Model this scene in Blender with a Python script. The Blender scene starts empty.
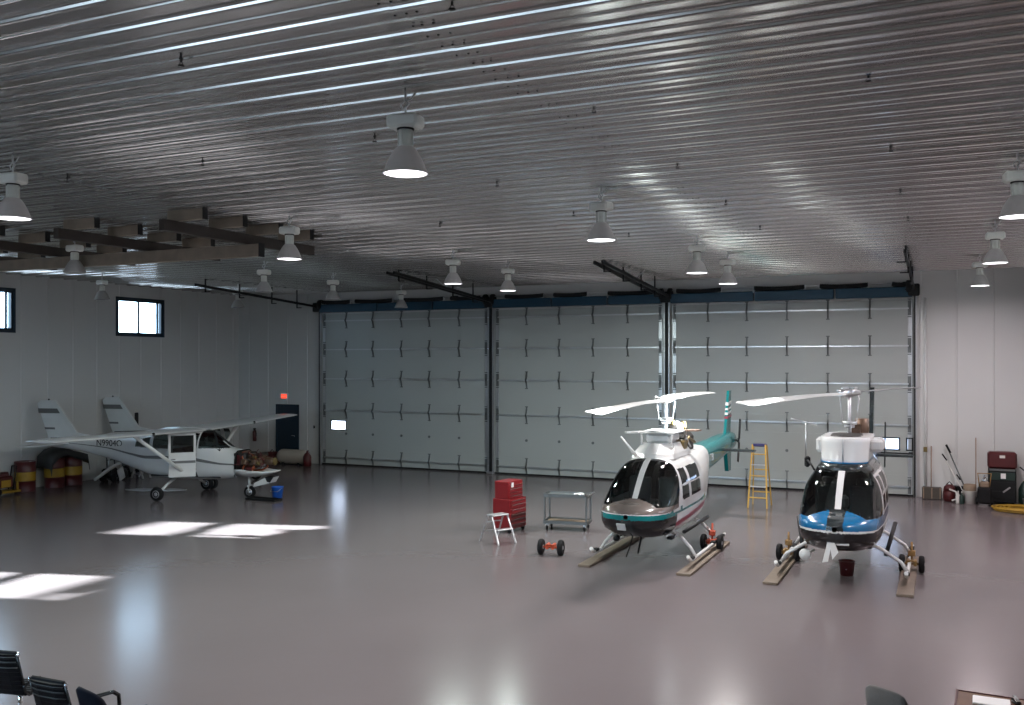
import bpy, math, random
import numpy as np
from mathutils import Vector, Matrix, Euler
random.seed(7)
PI = math.pi
SC = bpy.context.scene
COL = SC.collection

# ------------------------------------------------------------------ materials
def mat(name, color, rough=0.5, metal=0.0, noise=0.06, scale=6.0, bump=0.0, spec=0.5, coat=0.0, emit=None, es=0.0):
    m = bpy.data.materials.new(name); m.use_nodes = True
    nt = m.node_tree; b = nt.nodes['Principled BSDF']
    b.inputs['Roughness'].default_value = rough
    b.inputs['Metallic'].default_value = metal
    b.inputs['Specular IOR Level'].default_value = spec
    b.inputs['Coat Weight'].default_value = coat
    b.inputs['Coat Roughness'].default_value = 0.06
    tc = nt.nodes.new('ShaderNodeTexCoord')
    nz = nt.nodes.new('ShaderNodeTexNoise'); nz.inputs['Scale'].default_value = scale
    nz.inputs['Detail'].default_value = 4
    nt.links.new(tc.outputs['Object'], nz.inputs['Vector'])
    mx = nt.nodes.new('ShaderNodeMix'); mx.data_type = 'RGBA'
    c = list(color) + [1]
    mx.inputs[6].default_value = [min(1, v*(1-noise*1.5)) for v in color] + [1]
    mx.inputs[7].default_value = [min(1, v*(1+noise*1.5)) for v in color] + [1]
    nt.links.new(nz.outputs['Fac'], mx.inputs[0]); nt.links.new(mx.outputs[2], b.inputs['Base Color'])
    if bump:
        bp = nt.nodes.new('ShaderNodeBump'); bp.inputs['Strength'].default_value = bump
        bp.inputs['Distance'].default_value = 0.02
        nt.links.new(nz.outputs['Fac'], bp.inputs['Height']); nt.links.new(bp.outputs['Normal'], b.inputs['Normal'])
    if emit:
        b.inputs['Emission Color'].default_value = list(emit)+[1]; b.inputs['Emission Strength'].default_value = es
    return m

def glass_mat(name, tint, refl=1.45):
    m = bpy.data.materials.new(name); m.use_nodes = True
    nt = m.node_tree; nt.nodes.clear()
    out = nt.nodes.new('ShaderNodeOutputMaterial')
    tr = nt.nodes.new('ShaderNodeBsdfTransparent'); tr.inputs[0].default_value = list(tint)+[1]
    gl = nt.nodes.new('ShaderNodeBsdfGlossy'); gl.inputs['Roughness'].default_value = 0.02
    fr = nt.nodes.new('ShaderNodeFresnel'); fr.inputs[0].default_value = refl
    mx = nt.nodes.new('ShaderNodeMixShader')
    nt.links.new(fr.outputs[0], mx.inputs[0]); nt.links.new(tr.outputs[0], mx.inputs[1])
    nt.links.new(gl.outputs[0], mx.inputs[2]); nt.links.new(mx.outputs[0], out.inputs[0])
    return m

def frosted(name, col):
    m = bpy.data.materials.new(name); m.use_nodes = True
    nt = m.node_tree; nt.nodes.clear()
    out = nt.nodes.new('ShaderNodeOutputMaterial')
    tr = nt.nodes.new('ShaderNodeBsdfTranslucent'); tr.inputs[0].default_value = list(col)+[1]
    tp = nt.nodes.new('ShaderNodeBsdfTransparent')
    mx = nt.nodes.new('ShaderNodeMixShader'); mx.inputs[0].default_value = 0.25
    nt.links.new(tr.outputs[0], mx.inputs[1]); nt.links.new(tp.outputs[0], mx.inputs[2])
    nt.links.new(mx.outputs[0], out.inputs[0]); return m

M = {}
M['wall'] = mat('white_liner_panel', (0.52, 0.52, 0.51), 0.42, 0, 0.03, 0.6)
M['door_panel'] = mat('painted_door_steel', (0.34, 0.36, 0.345), 0.38, 0, 0.03, 0.8)
M['galv'] = mat('galvanised_steel', (0.50, 0.51, 0.52), 0.32, 0.9, 0.1, 20)
M['galv_dark'] = mat('dull_zinc_strip', (0.14, 0.15, 0.15), 0.45, 0.6, 0.1, 20)
M['black_steel'] = mat('black_painted_steel', (0.008, 0.009, 0.010), 0.5, 0, 0.1, 12, spec=0.3)
M['black_rubber'] = mat('black_rubber', (0.008, 0.008, 0.009), 0.75, 0, 0.1, 15, spec=0.25)
M['dark_teal_steel'] = mat('dark_teal_painted_steel', (0.006, 0.045, 0.085), 0.35, 0, 0.1, 2)
M['navy_door'] = mat('navy_door_paint', (0.004, 0.018, 0.035), 0.4, 0, 0.1, 2)
M['timber'] = mat('weathered_timber', (0.22, 0.18, 0.14), 0.75, 0, 0.2, 5, 0.2)
M['timber_dark'] = mat('dark_stained_timber', (0.035, 0.028, 0.024), 0.7, 0, 0.2, 5, 0.2)
M['ply'] = mat('worn_plywood', (0.15, 0.115, 0.085), 0.65, 0, 0.2, 6, 0.1)
M['lamp_white'] = mat('lamp_ballast_paint', (0.66, 0.68, 0.64), 0.45, 0, 0.05, 8)
M['lamp_shade'] = mat('brushed_lamp_aluminium', (0.42, 0.42, 0.41), 0.45, 0.2, 0.08, 18)
M['lamp_shade_lit'] = mat('glowing_prismatic_reflector', (0.40, 0.39, 0.39), 0.4, 0.2, 0.08, 18, emit=(1,.97,.95), es=0.03)
M['lens_on'] = mat('lit_lamp_lens', (0.9, 0.9, 0.9), 0.3, 0, 0, 5, emit=(1, 0.95, 1.0), es=5.0)
M['lens_off'] = mat('unlit_lamp_lens', (0.30, 0.31, 0.31), 0.2, 0, 0.03, 5)
M['white_gloss'] = mat('white_gloss_paint', (0.60, 0.60, 0.59), 0.22, 0, 0.03, 3, coat=0.3)
M['white_soft'] = mat('white_satin_paint', (0.62, 0.63, 0.62), 0.4, 0, 0.05, 4)
M['blade_white'] = mat('white_blade_paint', (0.80, 0.80, 0.78), 0.25, 0, 0.03, 3, coat=0.3)
M['stripe_shaded_blade'] = mat('grey_stripe_and_shaded_blade', (0.12, 0.12, 0.12), 0.3, 0, 0.05, 3)  # aeroplane stripes, and one rotor blade with its shading put into the colour
M['teal'] = mat('teal_gloss_paint', (0.0, 0.15, 0.155), 0.22, 0, 0.05, 3, coat=0.4)
M['blue'] = mat('blue_gloss_paint', (0.004, 0.11, 0.26), 0.22, 0, 0.05, 3, coat=0.4)
M['blue_dark'] = mat('deep_blue_gloss_paint', (0.01, 0.06, 0.16), 0.22, 0, 0.05, 3, coat=0.4)
M['maroon'] = mat('maroon_stripe_paint', (0.22, 0.012, 0.04), 0.3, 0, 0.05, 3)
M['mauve_deck'] = mat('grey_brown_nose_paint', (0.13, 0.105, 0.095), 0.14, 0, 0.08, 4, coat=0.6)
M['dark_body'] = mat('charcoal_gloss_paint', (0.018, 0.024, 0.026), 0.14, 0, 0.05, 3, coat=0.6)
M['glass'] = glass_mat('dark_tinted_glass', (0.42, 0.48, 0.48), 1.5)
M['glass_clear'] = glass_mat('clear_window_glass', (0.86, 0.92, 0.95), 1.35)
M['frost'] = frosted('hazy_plastic_pane', (0.5, 0.54, 0.62))
M['black_gloss'] = mat('black_gloss', (0.01, 0.01, 0.011), 0.15, 0, 0, 3)
M['interior'] = mat('dark_cabin_trim', (0.03, 0.032, 0.034), 0.7, 0, 0.1, 8)
M['seat_cloth'] = mat('grey_seat_cloth', (0.10, 0.105, 0.11), 0.8, 0, 0.15, 30)
M['engine_brown'] = mat('heat_stained_engine_metal', (0.12, 0.075, 0.05), 0.45, 0.5, 0.3, 18, 0.2)
M['engine_black'] = mat('black_engine_metal', (0.02, 0.018, 0.016), 0.5, 0.2, 0.3, 18)
M['brass'] = mat('brassy_fitting', (0.18, 0.13, 0.05), 0.4, 0.5, 0.2, 18)
M['copper'] = mat('copper_tube', (0.32, 0.08, 0.03), 0.35, 0.6, 0.2, 18)
M['red'] = mat('red_enamel', (0.20, 0.010, 0.014), 0.3, 0, 0.08, 4, coat=0.2)
M['red_dark'] = mat('dark_red_enamel', (0.065, 0.007, 0.008), 0.4, 0, 0.1, 4)
M['orange_red'] = mat('orange_red_paint', (0.45, 0.07, 0.03), 0.4, 0, 0.1, 8)
M['yellow'] = mat('yellow_fibreglass', (0.55, 0.33, 0.05), 0.45, 0, 0.08, 8)
M['yellow_band'] = mat('faded_yellow_paint', (0.30, 0.17, 0.008), 0.55, 0, 0.15, 8)
M['orange_gold'] = mat('orange_gold_paint', (0.28, 0.16, 0.05), 0.4, 0, 0.1, 8)
M['alu'] = mat('aluminium', (0.5, 0.5, 0.52), 0.35, 0.7, 0.08, 14)
M['chrome'] = mat('chrome', (0.75, 0.75, 0.76), 0.12, 1.0, 0.02, 8)
M['blue_plastic'] = mat('blue_plastic', (0.01, 0.09, 0.42), 0.4, 0, 0.1, 6)
M['green_plastic'] = mat('dark_green_plastic', (0.008, 0.025, 0.020), 0.5, 0, 0.1, 6)
M['cream_tank'] = mat('cream_tank_paint', (0.40, 0.36, 0.31), 0.45, 0, 0.08, 4)
M['white_plastic'] = mat('white_plastic', (0.6, 0.58, 0.55), 0.5, 0, 0.06, 6)
M['cardboard'] = mat('tan_cardboard', (0.22, 0.16, 0.11), 0.8, 0, 0.1, 10)
M['leather'] = mat('black_leather', (0.006, 0.0055, 0.007), 0.55, 0, 0.1, 30, 0.1, spec=0.2)
M['navy_fabric'] = mat('dark_navy_fabric', (0.006, 0.007, 0.013), 0.9, 0, 0.1, 40, spec=0.15)
M['grey_fabric'] = mat('grey_fabric', (0.12, 0.115, 0.11), 0.85, 0, 0.1, 40)
M['desk_wood'] = mat('reddish_desk_wood', (0.10, 0.038, 0.010), 0.6, 0, 0.3, 3)
M['desk_edge'] = mat('dark_cherry_wood', (0.06, 0.012, 0.013), 0.6, 0, 0.2, 3)
M['paper'] = mat('white_paper', (0.8, 0.78, 0.78), 0.7, 0, 0.02, 10)
M['exit_red'] = mat('lit_exit_sign', (0.5, 0.05, 0.02), 0.4, 0, 0, 5, emit=(1, 0.07, 0.03), es=1.6)
M['broom'] = mat('broom_bristles', (0.07, 0.06, 0.05), 0.9, 0, 0.3, 50)
M['tarp'] = mat('black_tarp', (0.02, 0.02, 0.02), 0.6, 0, 0.2, 6)
M['purple'] = mat('navy_plastic_cap', (0.03, 0.03, 0.12), 0.4, 0, 0.05, 6)
M['pole_wood'] = mat('pale_broom_handle', (0.30, 0.2, 0.15), 0.6, 0, 0.1, 10)

def mat_ceiling():
    m = mat('galvalume_ceiling', (0.56, 0.56, 0.55), 0.21, 0.92, 0.07, 0.35)
    return m
M['ceiling'] = mat_ceiling()

def mat_floor():
    m = bpy.data.materials.new('epoxy_floor'); m.use_nodes = True
    nt = m.node_tree; b = nt.nodes['Principled BSDF']
    tc = nt.nodes.new('ShaderNodeTexCoord')
    n1 = nt.nodes.new('ShaderNodeTexNoise'); n1.inputs['Scale'].default_value = 0.35; n1.inputs['Detail'].default_value = 6
    nt.links.new(tc.outputs['Object'], n1.inputs['Vector'])
    mx = nt.nodes.new('ShaderNodeMix'); mx.data_type = 'RGBA'
    mx.inputs[6].default_value = (0.132, 0.112, 0.116, 1); mx.inputs[7].default_value = (0.157, 0.134, 0.139, 1)
    nt.links.new(n1.outputs['Fac'], mx.inputs[0]); nt.links.new(mx.outputs[2], b.inputs['Base Color'])
    n2 = nt.nodes.new('ShaderNodeTexNoise'); n2.inputs['Scale'].default_value = 5; n2.inputs['Detail'].default_value = 3
    nt.links.new(tc.outputs['Object'], n2.inputs['Vector'])
    bp = nt.nodes.new('ShaderNodeBump'); bp.inputs['Strength'].default_value = 0.06; bp.inputs['Distance'].default_value = 0.02
    nt.links.new(n2.outputs['Fac'], bp.inputs['Height']); nt.links.new(bp.outputs['Normal'], b.inputs['Normal'])
    b.inputs['Roughness'].default_value = 0.2
    b.inputs['Specular IOR Level'].default_value = 0.30
    return m
M['floor'] = mat_floor()

# ------------------------------------------------------------------ mesh builder
class MB:
    def __init__(s): s.v = []; s.f = []; s.sm = []
    def add(s, vs, fs, smooth=False):
        o = len(s.v); s.v += [tuple(v) for v in vs]
        for f in fs: s.f.append(tuple(i+o for i in f)); s.sm.append(smooth)
        return s
    def box(s, c, d, rot=None, bev=0.0):
        x, y, z = d[0]/2, d[1]/2, d[2]/2
        b = min(bev, x*.9, y*.9, z*.9)
        if b <= 0:
            vs = [(-x,-y,-z),(x,-y,-z),(x,y,-z),(-x,y,-z),(-x,-y,z),(x,-y,z),(x,y,z),(-x,y,z)]
            fs = [(0,3,2,1),(4,5,6,7),(0,1,5,4),(1,2,6,5),(2,3,7,6),(3,0,4,7)]
        else:
            # chamfered box
            vs = []; idx = {}
            for sx in (-1,1):
                for sy in (-1,1):
                    for sz in (-1,1):
                        for k in range(3):
                            p = [sx*(x-b), sy*(y-b), sz*(z-b)]
                            p[k] = (sx*x, sy*y, sz*z)[k]
                            idx[(sx,sy,sz,k)] = len(vs); vs.append(tuple(p))
            fs = []
            def q(a): return [idx[i] for i in a]
            for k in range(3):
                o = [i for i in range(3) if i != k]
                for sg in (-1,1):
                    loop = []
                    for (p,r) in ((-1,-1),(1,-1),(1,1),(-1,1)):
                        t = [0,0,0]; t[k] = sg; t[o[0]] = p; t[o[1]] = r
                        loop.append((t[0],t[1],t[2],k))
                    fs.append(tuple(q(loop)))
                for p in (-1,1):
                    for r in (-1,1):
                        a = [0,0,0]; a[o[0]] = p; a[o[1]] = r
                        a1 = list(a); a1[k] = -1; a2 = list(a); a2[k] = 1
                        fs.append((idx[(*a1,o[0])], idx[(*a2,o[0])], idx[(*a2,o[1])], idx[(*a1,o[1])]))
            for sx in (-1,1):
                for sy in (-1,1):
                    for sz in (-1,1):
                        fs.append(tuple(idx[(sx,sy,sz,k)] for k in range(3)))
        R = rot.to_matrix() if isinstance(rot, Euler) else (Euler(rot).to_matrix() if rot else Matrix.Identity(3))
        vs = [R @ Vector(v) + Vector(c) for v in vs]
        return s.add(vs, fs)
    def tube(s, pts, r, n=8, cap=True, smooth=True):
        pts = [Vector(p) for p in pts]
        rr = r if isinstance(r, (list, tuple)) else [r]*len(pts)
        o = []; up = None
        for i, p in enumerate(pts):
            if i == 0: t = pts[1]-pts[0]
            elif i == len(pts)-1: t = pts[-1]-pts[-2]
            else: t = (pts[i+1]-p).normalized() + (p-pts[i-1]).normalized()
            t.normalize()
            if up is None:
                a = Vector((0,0,1)) if abs(t.z) < .9 else Vector((1,0,0))
                up = t.cross(a).normalized()
            up = (up - t*up.dot(t)).normalized(); w = t.cross(up)
            for k in range(n):
                an = 2*PI*k/n
                o.append(p + up*math.cos(an)*rr[i] + w*math.sin(an)*rr[i])
        fs = []
        for i in range(len(pts)-1):
            for k in range(n):
                fs.append((i*n+k, i*n+(k+1)%n, (i+1)*n+(k+1)%n, (i+1)*n+k))
        s.add(o, fs, smooth)
        if cap:
            base = len(s.v)-len(o)
            s.f.append(tuple(base+k for k in range(n))[::-1]); s.sm.append(False)
            s.f.append(tuple(base+(len(pts)-1)*n+k for k in range(n))); s.sm.append(False)
        return s
    def cyl(s, a, b, r, n=16, smooth=True): return s.tube([a, b], r, n, True, smooth)
    def lathe(s, prof, c=(0,0,0), axis='z', n=24, smooth=True, cap=True):
        vs = []; fs = []
        for (r, h) in prof:
            for k in range(n):
                a = 2*PI*k/n; x, y = r*math.cos(a), r*math.sin(a)
                p = {'z': (x, y, h), 'x': (h, x, y), 'y': (x, h, y)}[axis]
                vs.append((p[0]+c[0], p[1]+c[1], p[2]+c[2]))
        for i in range(len(prof)-1):
            for k in range(n):
                fs.append((i*n+k, i*n+(k+1)%n, (i+1)*n+(k+1)%n, (i+1)*n+k))
        s.add(vs, fs, smooth)
        if cap:
            base = len(s.v)-len(vs); L = len(prof)-1
            if prof[0][0] > 1e-4: s.f.append(tuple(base+k for k in range(n))[::-1]); s.sm.append(False)
            if prof[L][0] > 1e-4: s.f.append(tuple(base+L*n+k for k in range(n))); s.sm.append(False)
        return s
    def prism(s, poly, axis, a, b):
        """poly of 2-D points; axis 'x': poly=(y,z); 'y': (x,z); 'z': (x,y)"""
        def P(p, h): return {'x': (h,p[0],p[1]), 'y': (p[0],h,p[1]), 'z': (p[0],p[1],h)}[axis]
        n = len(poly)
        vs = [P(p,a) for p in poly]+[P(p,b) for p in poly]
        fs = [tuple(range(n))[::-1], tuple(range(n,2*n))]+[(i,(i+1)%n,n+(i+1)%n,n+i) for i in range(n)]
        return s.add(vs, fs)
    def sections(s, secs, smooth=True, cap=True):
        n = len(secs[0]); vs = [p for q in secs for p in q]; fs = []
        for i in range(len(secs)-1):
            for k in range(n): fs.append((i*n+k, i*n+(k+1)%n, (i+1)*n+(k+1)%n, (i+1)*n+k))
        s.add(vs, fs, smooth)
        if cap:
            base = len(s.v)-len(vs)
            s.f.append(tuple(base+k for k in range(n))[::-1]); s.sm.append(False)
            s.f.append(tuple(base+(len(secs)-1)*n+k for k in range(n))); s.sm.append(False)
        return s
    def mesh(s, name):
        me = bpy.data.meshes.new(name); me.from_pydata(s.v, [], s.f)
        me.polygons.foreach_set('use_smooth', s.sm); me.validate(); me.update(); return me
    def build(s, name, material, parent=None, loc=None, rot=None):
        me = s.mesh(name)
        if isinstance(material, str): material = M[material]
        me.materials.append(material)
        if parent is None and loc is None and s.v:
            xs = np.array(s.v); c = ((xs[:,0].min()+xs[:,0].max())/2, (xs[:,1].min()+xs[:,1].max())/2, xs[:,2].min())
            me.transform(Matrix.Translation((-c[0],-c[1],-c[2]))); loc = c
        o = bpy.data.objects.new(name, me); COL.objects.link(o)
        if parent is not None: o.parent = parent
        if loc is not None: o.location = loc
        if rot is not None: o.rotation_euler = rot
        return o

def tag(o, label=None, cat=None, group=None, kind=None):
    if label: o['label'] = label
    if cat: o['category'] = cat
    if group: o['group'] = group
    if kind: o['kind'] = kind
    return o
def thing(name, loc, label, cat, group=None, rz=0):
    o = bpy.data.objects.new(name, None); COL.objects.link(o)
    o.location = loc; o.rotation_euler = (0,0,rz); o.empty_display_size = .1
    return tag(o, label, cat, group)
def struct(o): o['kind'] = 'structure'; return o
def sempty(name, loc=(0,0,0)):
    o = bpy.data.objects.new(name, None); COL.objects.link(o); o.location = loc; o['kind'] = 'structure'; return o
KIDS = {}
def kids(o): return [c for c in bpy.data.objects if c.parent == o]
def copy_tree(o, parent=None):
    c = o.copy(); COL.objects.link(c)
    if parent is not None: c.parent = parent
    for ch in kids(o): copy_tree(ch, c)
    return c
def text(name, body, size, material, parent, loc, rot, ext=0.002, label=None):
    cu = bpy.data.curves.new(name, 'FONT'); cu.body = body; cu.size = size; cu.extrude = ext
    cu.align_x = 'CENTER'; cu.align_y = 'CENTER'; cu.materials.append(M[material])
    tmp = bpy.data.objects.new(name, cu); COL.objects.link(tmp)
    me = bpy.data.meshes.new_from_object(tmp.evaluated_get(bpy.context.evaluated_depsgraph_get()))
    bpy.data.objects.remove(tmp); bpy.data.curves.remove(cu)
    if not me.materials: me.materials.append(M[material])
    o = bpy.data.objects.new(name, me); COL.objects.link(o); o.parent = parent
    o.location = loc; o.rotation_euler = rot
    return o

# ------------------------------------------------------------------ room dimensions
XL, XR, YB, YN, H = -25.1, 2.5, 28.92, -4.0, 6.41

def wall_x(name, x0, x1, ya, yb, z0, z1, holes):
    """wall slab normal to X with rectangular holes (ya,yb,za,zb)"""
    mb = MB(); ys = sorted({ya, yb, *[h[0] for h in holes], *[h[1] for h in holes]})
    for a, b in zip(ys, ys[1:]):
        cuts = sorted([(h[2], h[3]) for h in holes if h[0] <= a+1e-6 and h[1] >= b-1e-6])
        z = z0
        for (p, q) in cuts:
            if p > z: mb.box(((x0+x1)/2, (a+b)/2, (z+p)/2), (x1-x0, b-a, p-z))
            z = q
        if z1 > z: mb.box(((x0+x1)/2, (a+b)/2, (z+z1)/2), (x1-x0, b-a, z1-z))
    return mb
def wall_y(xa, xb, y0, y1, z0, z1, holes):
    mb = MB(); xs = sorted({xa, xb, *[h[0] for h in holes], *[h[1] for h in holes]})
    for a, b in zip(xs, xs[1:]):
        cuts = sorted([(h[2], h[3]) for h in holes if h[0] <= a+1e-6 and h[1] >= b-1e-6])
        z = z0
        for (p, q) in cuts:
            if p > z: mb.box(((a+b)/2, (y0+y1)/2, (z+p)/2), (b-a, y1-y0, p-z))
            z = q
        if z1 > z: mb.box(((a+b)/2, (y0+y1)/2, (z+z1)/2), (b-a, y1-y0, z1-z))
    return mb

# floor
fl = MB().box(((XL+XR)/2, (YB+YN)/2, -0.1), (XR-XL+1, YB-YN+1.2, 0.2)).build('floor', 'floor'); struct(fl)

# walls
LW = [(11.2, 13.2), (17.13, 19.13), (22.98, 24.98)]
ZW = (4.73, 5.92)
mb = wall_x('l', XL-0.25, XL, YN, YB+0.3, 0, H+0.3, [(a, b, ZW[0], ZW[1]) for a, b in LW])
y = YN+0.4
while y < YB:      # liner panel ribs on the wall
    for (a, b) in ((0, ZW[0]), (ZW[1], H)) if any(w[0]-.05 < y < w[1]+.05 for w in LW) else ((0, H),):
        mb.prism([(XL-.01, y-.03), (XL+.016, y-.012), (XL+.016, y+.012), (XL-.01, y+.03)], 'z', a, b)
    y += 0.92
wl = mb.build('wall_left', 'wall'); struct(wl)

RW = [(20.55, 22.45), (14.85, 16.75), (8.95, 10.85)]
wr = wall_x('r', XR, XR+0.02, YN, YB+0.3, 0, H+0.3, [(a, b, 4.60, ZW[1]+.05) for a, b in RW]).build('wall_right', 'wall'); struct(wr)

mb = wall_y(XL-0.25, XR+0.25, YB, YB+0.25, 0, H+0.3, [(-21.05, -14.25, 0, 5.54), (-13.92, -8.14, 0, 5.54), (-7.78, -0.9, 0, 5.54)])
x = XL+0.5
while x < XR:
    if x < -21.25 or x > -0.75:
        mb.prism([(x-.03, YB+.01), (x-.012, YB-.016), (x+.012, YB-.016), (x+.03, YB+.01)], 'z', 0, H)
    x += 0.92
wb = mb.build('wall_back', 'wall'); struct(wb)
NW_FILL = [(-15.5, -10.4, 2.6, 5.5), (-9.5, -7.4, 2.6, 5.5), (-6.6, -5.2, 2.6, 5.5)]  # unseen windows added behind the camera for ceiling streaks and fill light
wn = wall_y(XL-0.25, XR+0.25, YN-0.25, YN, 0, H+0.3, NW_FILL).build('wall_near', 'wall'); struct(wn)

def window_in_x(n, x, ya, yb, z0, z1, inward, bars_y=(), bars_z=(), fm='navy_door'):
    w = sempty('window_%d' % n, (x, (ya+yb)/2, z0))
    hy, hz = (yb-ya)/2, z1-z0
    fr = MB(); t = .07
    fr.box((0,-hy+t/2,hz/2),(.12,t,hz)).box((0,hy-t/2,hz/2),(.12,t,hz)).box((0,0,t/2),(.12,2*hy,t)).box((0,0,hz-t/2),(.12,2*hy,t))
    # flat casing on the room side
    e = .07*inward
    fr.box((e,-hy-.03,hz/2),(.03,.07,hz+.13)).box((e,hy+.03,hz/2),(.03,.07,hz+.13)).box((e,0,-.03),(.03,2*hy+.12,.07)).box((e,0,hz+.03),(.03,2*hy+.12,.07))
    fr.build('window_frame', fm, w)
    mu = MB()
    for b in bars_y: mu.box((0,b-(ya+yb)/2,hz/2),(.05,.06,hz-.1))
    for b in bars_z: mu.box((0,0,b-z0),(.05,2*hy-.1,.10))
    mu.build('mullion', fm, w)
    MB().box((-.01*inward,0,hz/2),(.008,2*hy-.1,hz-.1)).build('pane', 'glass_clear', w)
    return w
n = 1
for i, (a, b) in enumerate(LW):
    window_in_x(n, XL-.06, a, b, ZW[0], ZW[1], 1, (a+.96, b-.2)); n += 1
for i, (a, b) in enumerate(RW):
    window_in_x(n, XR+.01, a, b, 4.60, ZW[1]+.05, -1, (), ((5.42,) if i == 0 else (4.80,)), 'white_soft'); n += 1
for (a, b, c, d) in NW_FILL:
    w = sempty('window_%d' % n, ((a+b)/2, YN-.1, c)); hx, hz = (b-a)/2, d-c
    fr = MB()
    for xx in (-hx+.04, 0, hx-.04): fr.box((xx,0,hz/2),(.08,.1,hz))
    for zz in (.04, hz-.04): fr.box((0,0,zz),(2*hx,.1,.08))
    fr.build('window_frame', 'white_soft', w)
    MB().box((0,0,hz/2),(2*hx-.1,.008,hz-.1)).build('pane', 'glass_clear', w); n += 1

# ceiling: ribbed metal sheets, ribs running along X
def ceiling():
    mb = MB(); prof = []
    y = YN-.2; k = 0; P = 0.25
    while y < YB+.2:
        big = (k % 2 == 0); h = .035 if big else .012; w = .035 if big else .03
        c = y+P/2
        if big: prof += [(y,H),(c-.058,H),(c-.050,H-.003),(c-.044,H-.010),(c-.038,H-.028),(c-.032,H-.036),(c-.024,H-.040),(c+.024,H-.040),(c+.032,H-.036),(c+.038,H-.028),(c+.044,H-.010),(c+.050,H-.003),(c+.058,H)]
        else: prof += [(y,H),(c-.034,H),(c-.028,H-.003),(c-.023,H-.014),(c-.016,H-.018),(c+.016,H-.018),(c+.023,H-.014),(c+.028,H-.003),(c+.034,H)]
        y += P; k += 1
    prof.append((YB+.2, H))
    xs = [XL-.2, -19.3, -11.5, -3.7, XR+.2]
    for i in range(4):
        a, b = xs[i], xs[i+1]+.06
        dz = -0.004*(i % 2)
        vs = []; fs = []
        for (yy, zz) in prof: vs += [(a, yy, zz+dz), (b, yy, zz+dz)]
        for j in range(len(prof)-1): fs.append((2*j, 2*j+1, 2*j+3, 2*j+2))
        mb.add(vs, fs)
    mb.box(((XL+XR)/2, (YN+YB)/2, H+.15), (XR-XL+.4, YB-YN+.4, .2))
    c = mb.build('ceiling', 'ceiling'); struct(c)
    sc = MB()
    for xs_ in (-3.7, -19.3, -11.5):
        yy = YN
        while yy < YB:
            for dx in (-.05, .05, .15):
                sc.lathe([(.014, H-.012), (.008, H-.02)], (xs_+dx+random.uniform(-.02,.02), yy+.04, 0), n=6)
            yy += .25
    yy = 5.4
    x = XL
    while x < -4:
        sc.lathe([(.014, H-.012), (.008, H-.02)], (x, yy, 0), n=6); x += .15
    s = sc.build('ceiling_screws', 'black_steel'); s.parent = c; s.location = Vector(s.location)-Vector(c.location)
    s.name = 'screws'; s['kind'] = 'stuff'
ceiling()

# ------------------------------------------------------------------ hangar doors
JZ = [0.0, 0.28, 2.02, 3.19, 4.27, 5.33, 5.58]
DY = YB - 0.026
def hinge_mb(x, z, hgt=.56, bow=.11):
    mb = MB(); w = .022
    poly = [(DY-.03, z-hgt/2), (DY-.03-bow*.5, z-hgt*.14), (DY-.03-bow, z), (DY-.03-bow*.5, z+hgt*.14), (DY-.03, z+hgt/2)]
    p2 = [(a+.03, b) for a, b in poly[::-1]]
    mb.prism(poly+p2, 'x', x-w, x+w)
    mb.box((x, DY-.04, z+hgt/2), (.10, .02, .03)); mb.box((x, DY-.04, z-hgt/2), (.10, .02, .03))
    return mb
DOORS = [(-21.10, -14.20, [-20.03,-18.87,-17.67,-16.53,-15.34], (-20.69,-20.07)),
         (-13.97, -8.09, [-12.79,-11.61,-10.43,-9.26], None),
         (-7.83, -0.86, [-6.68,-5.50,-4.32,-3.16,-2.01], (-1.96,-1.24))]
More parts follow.
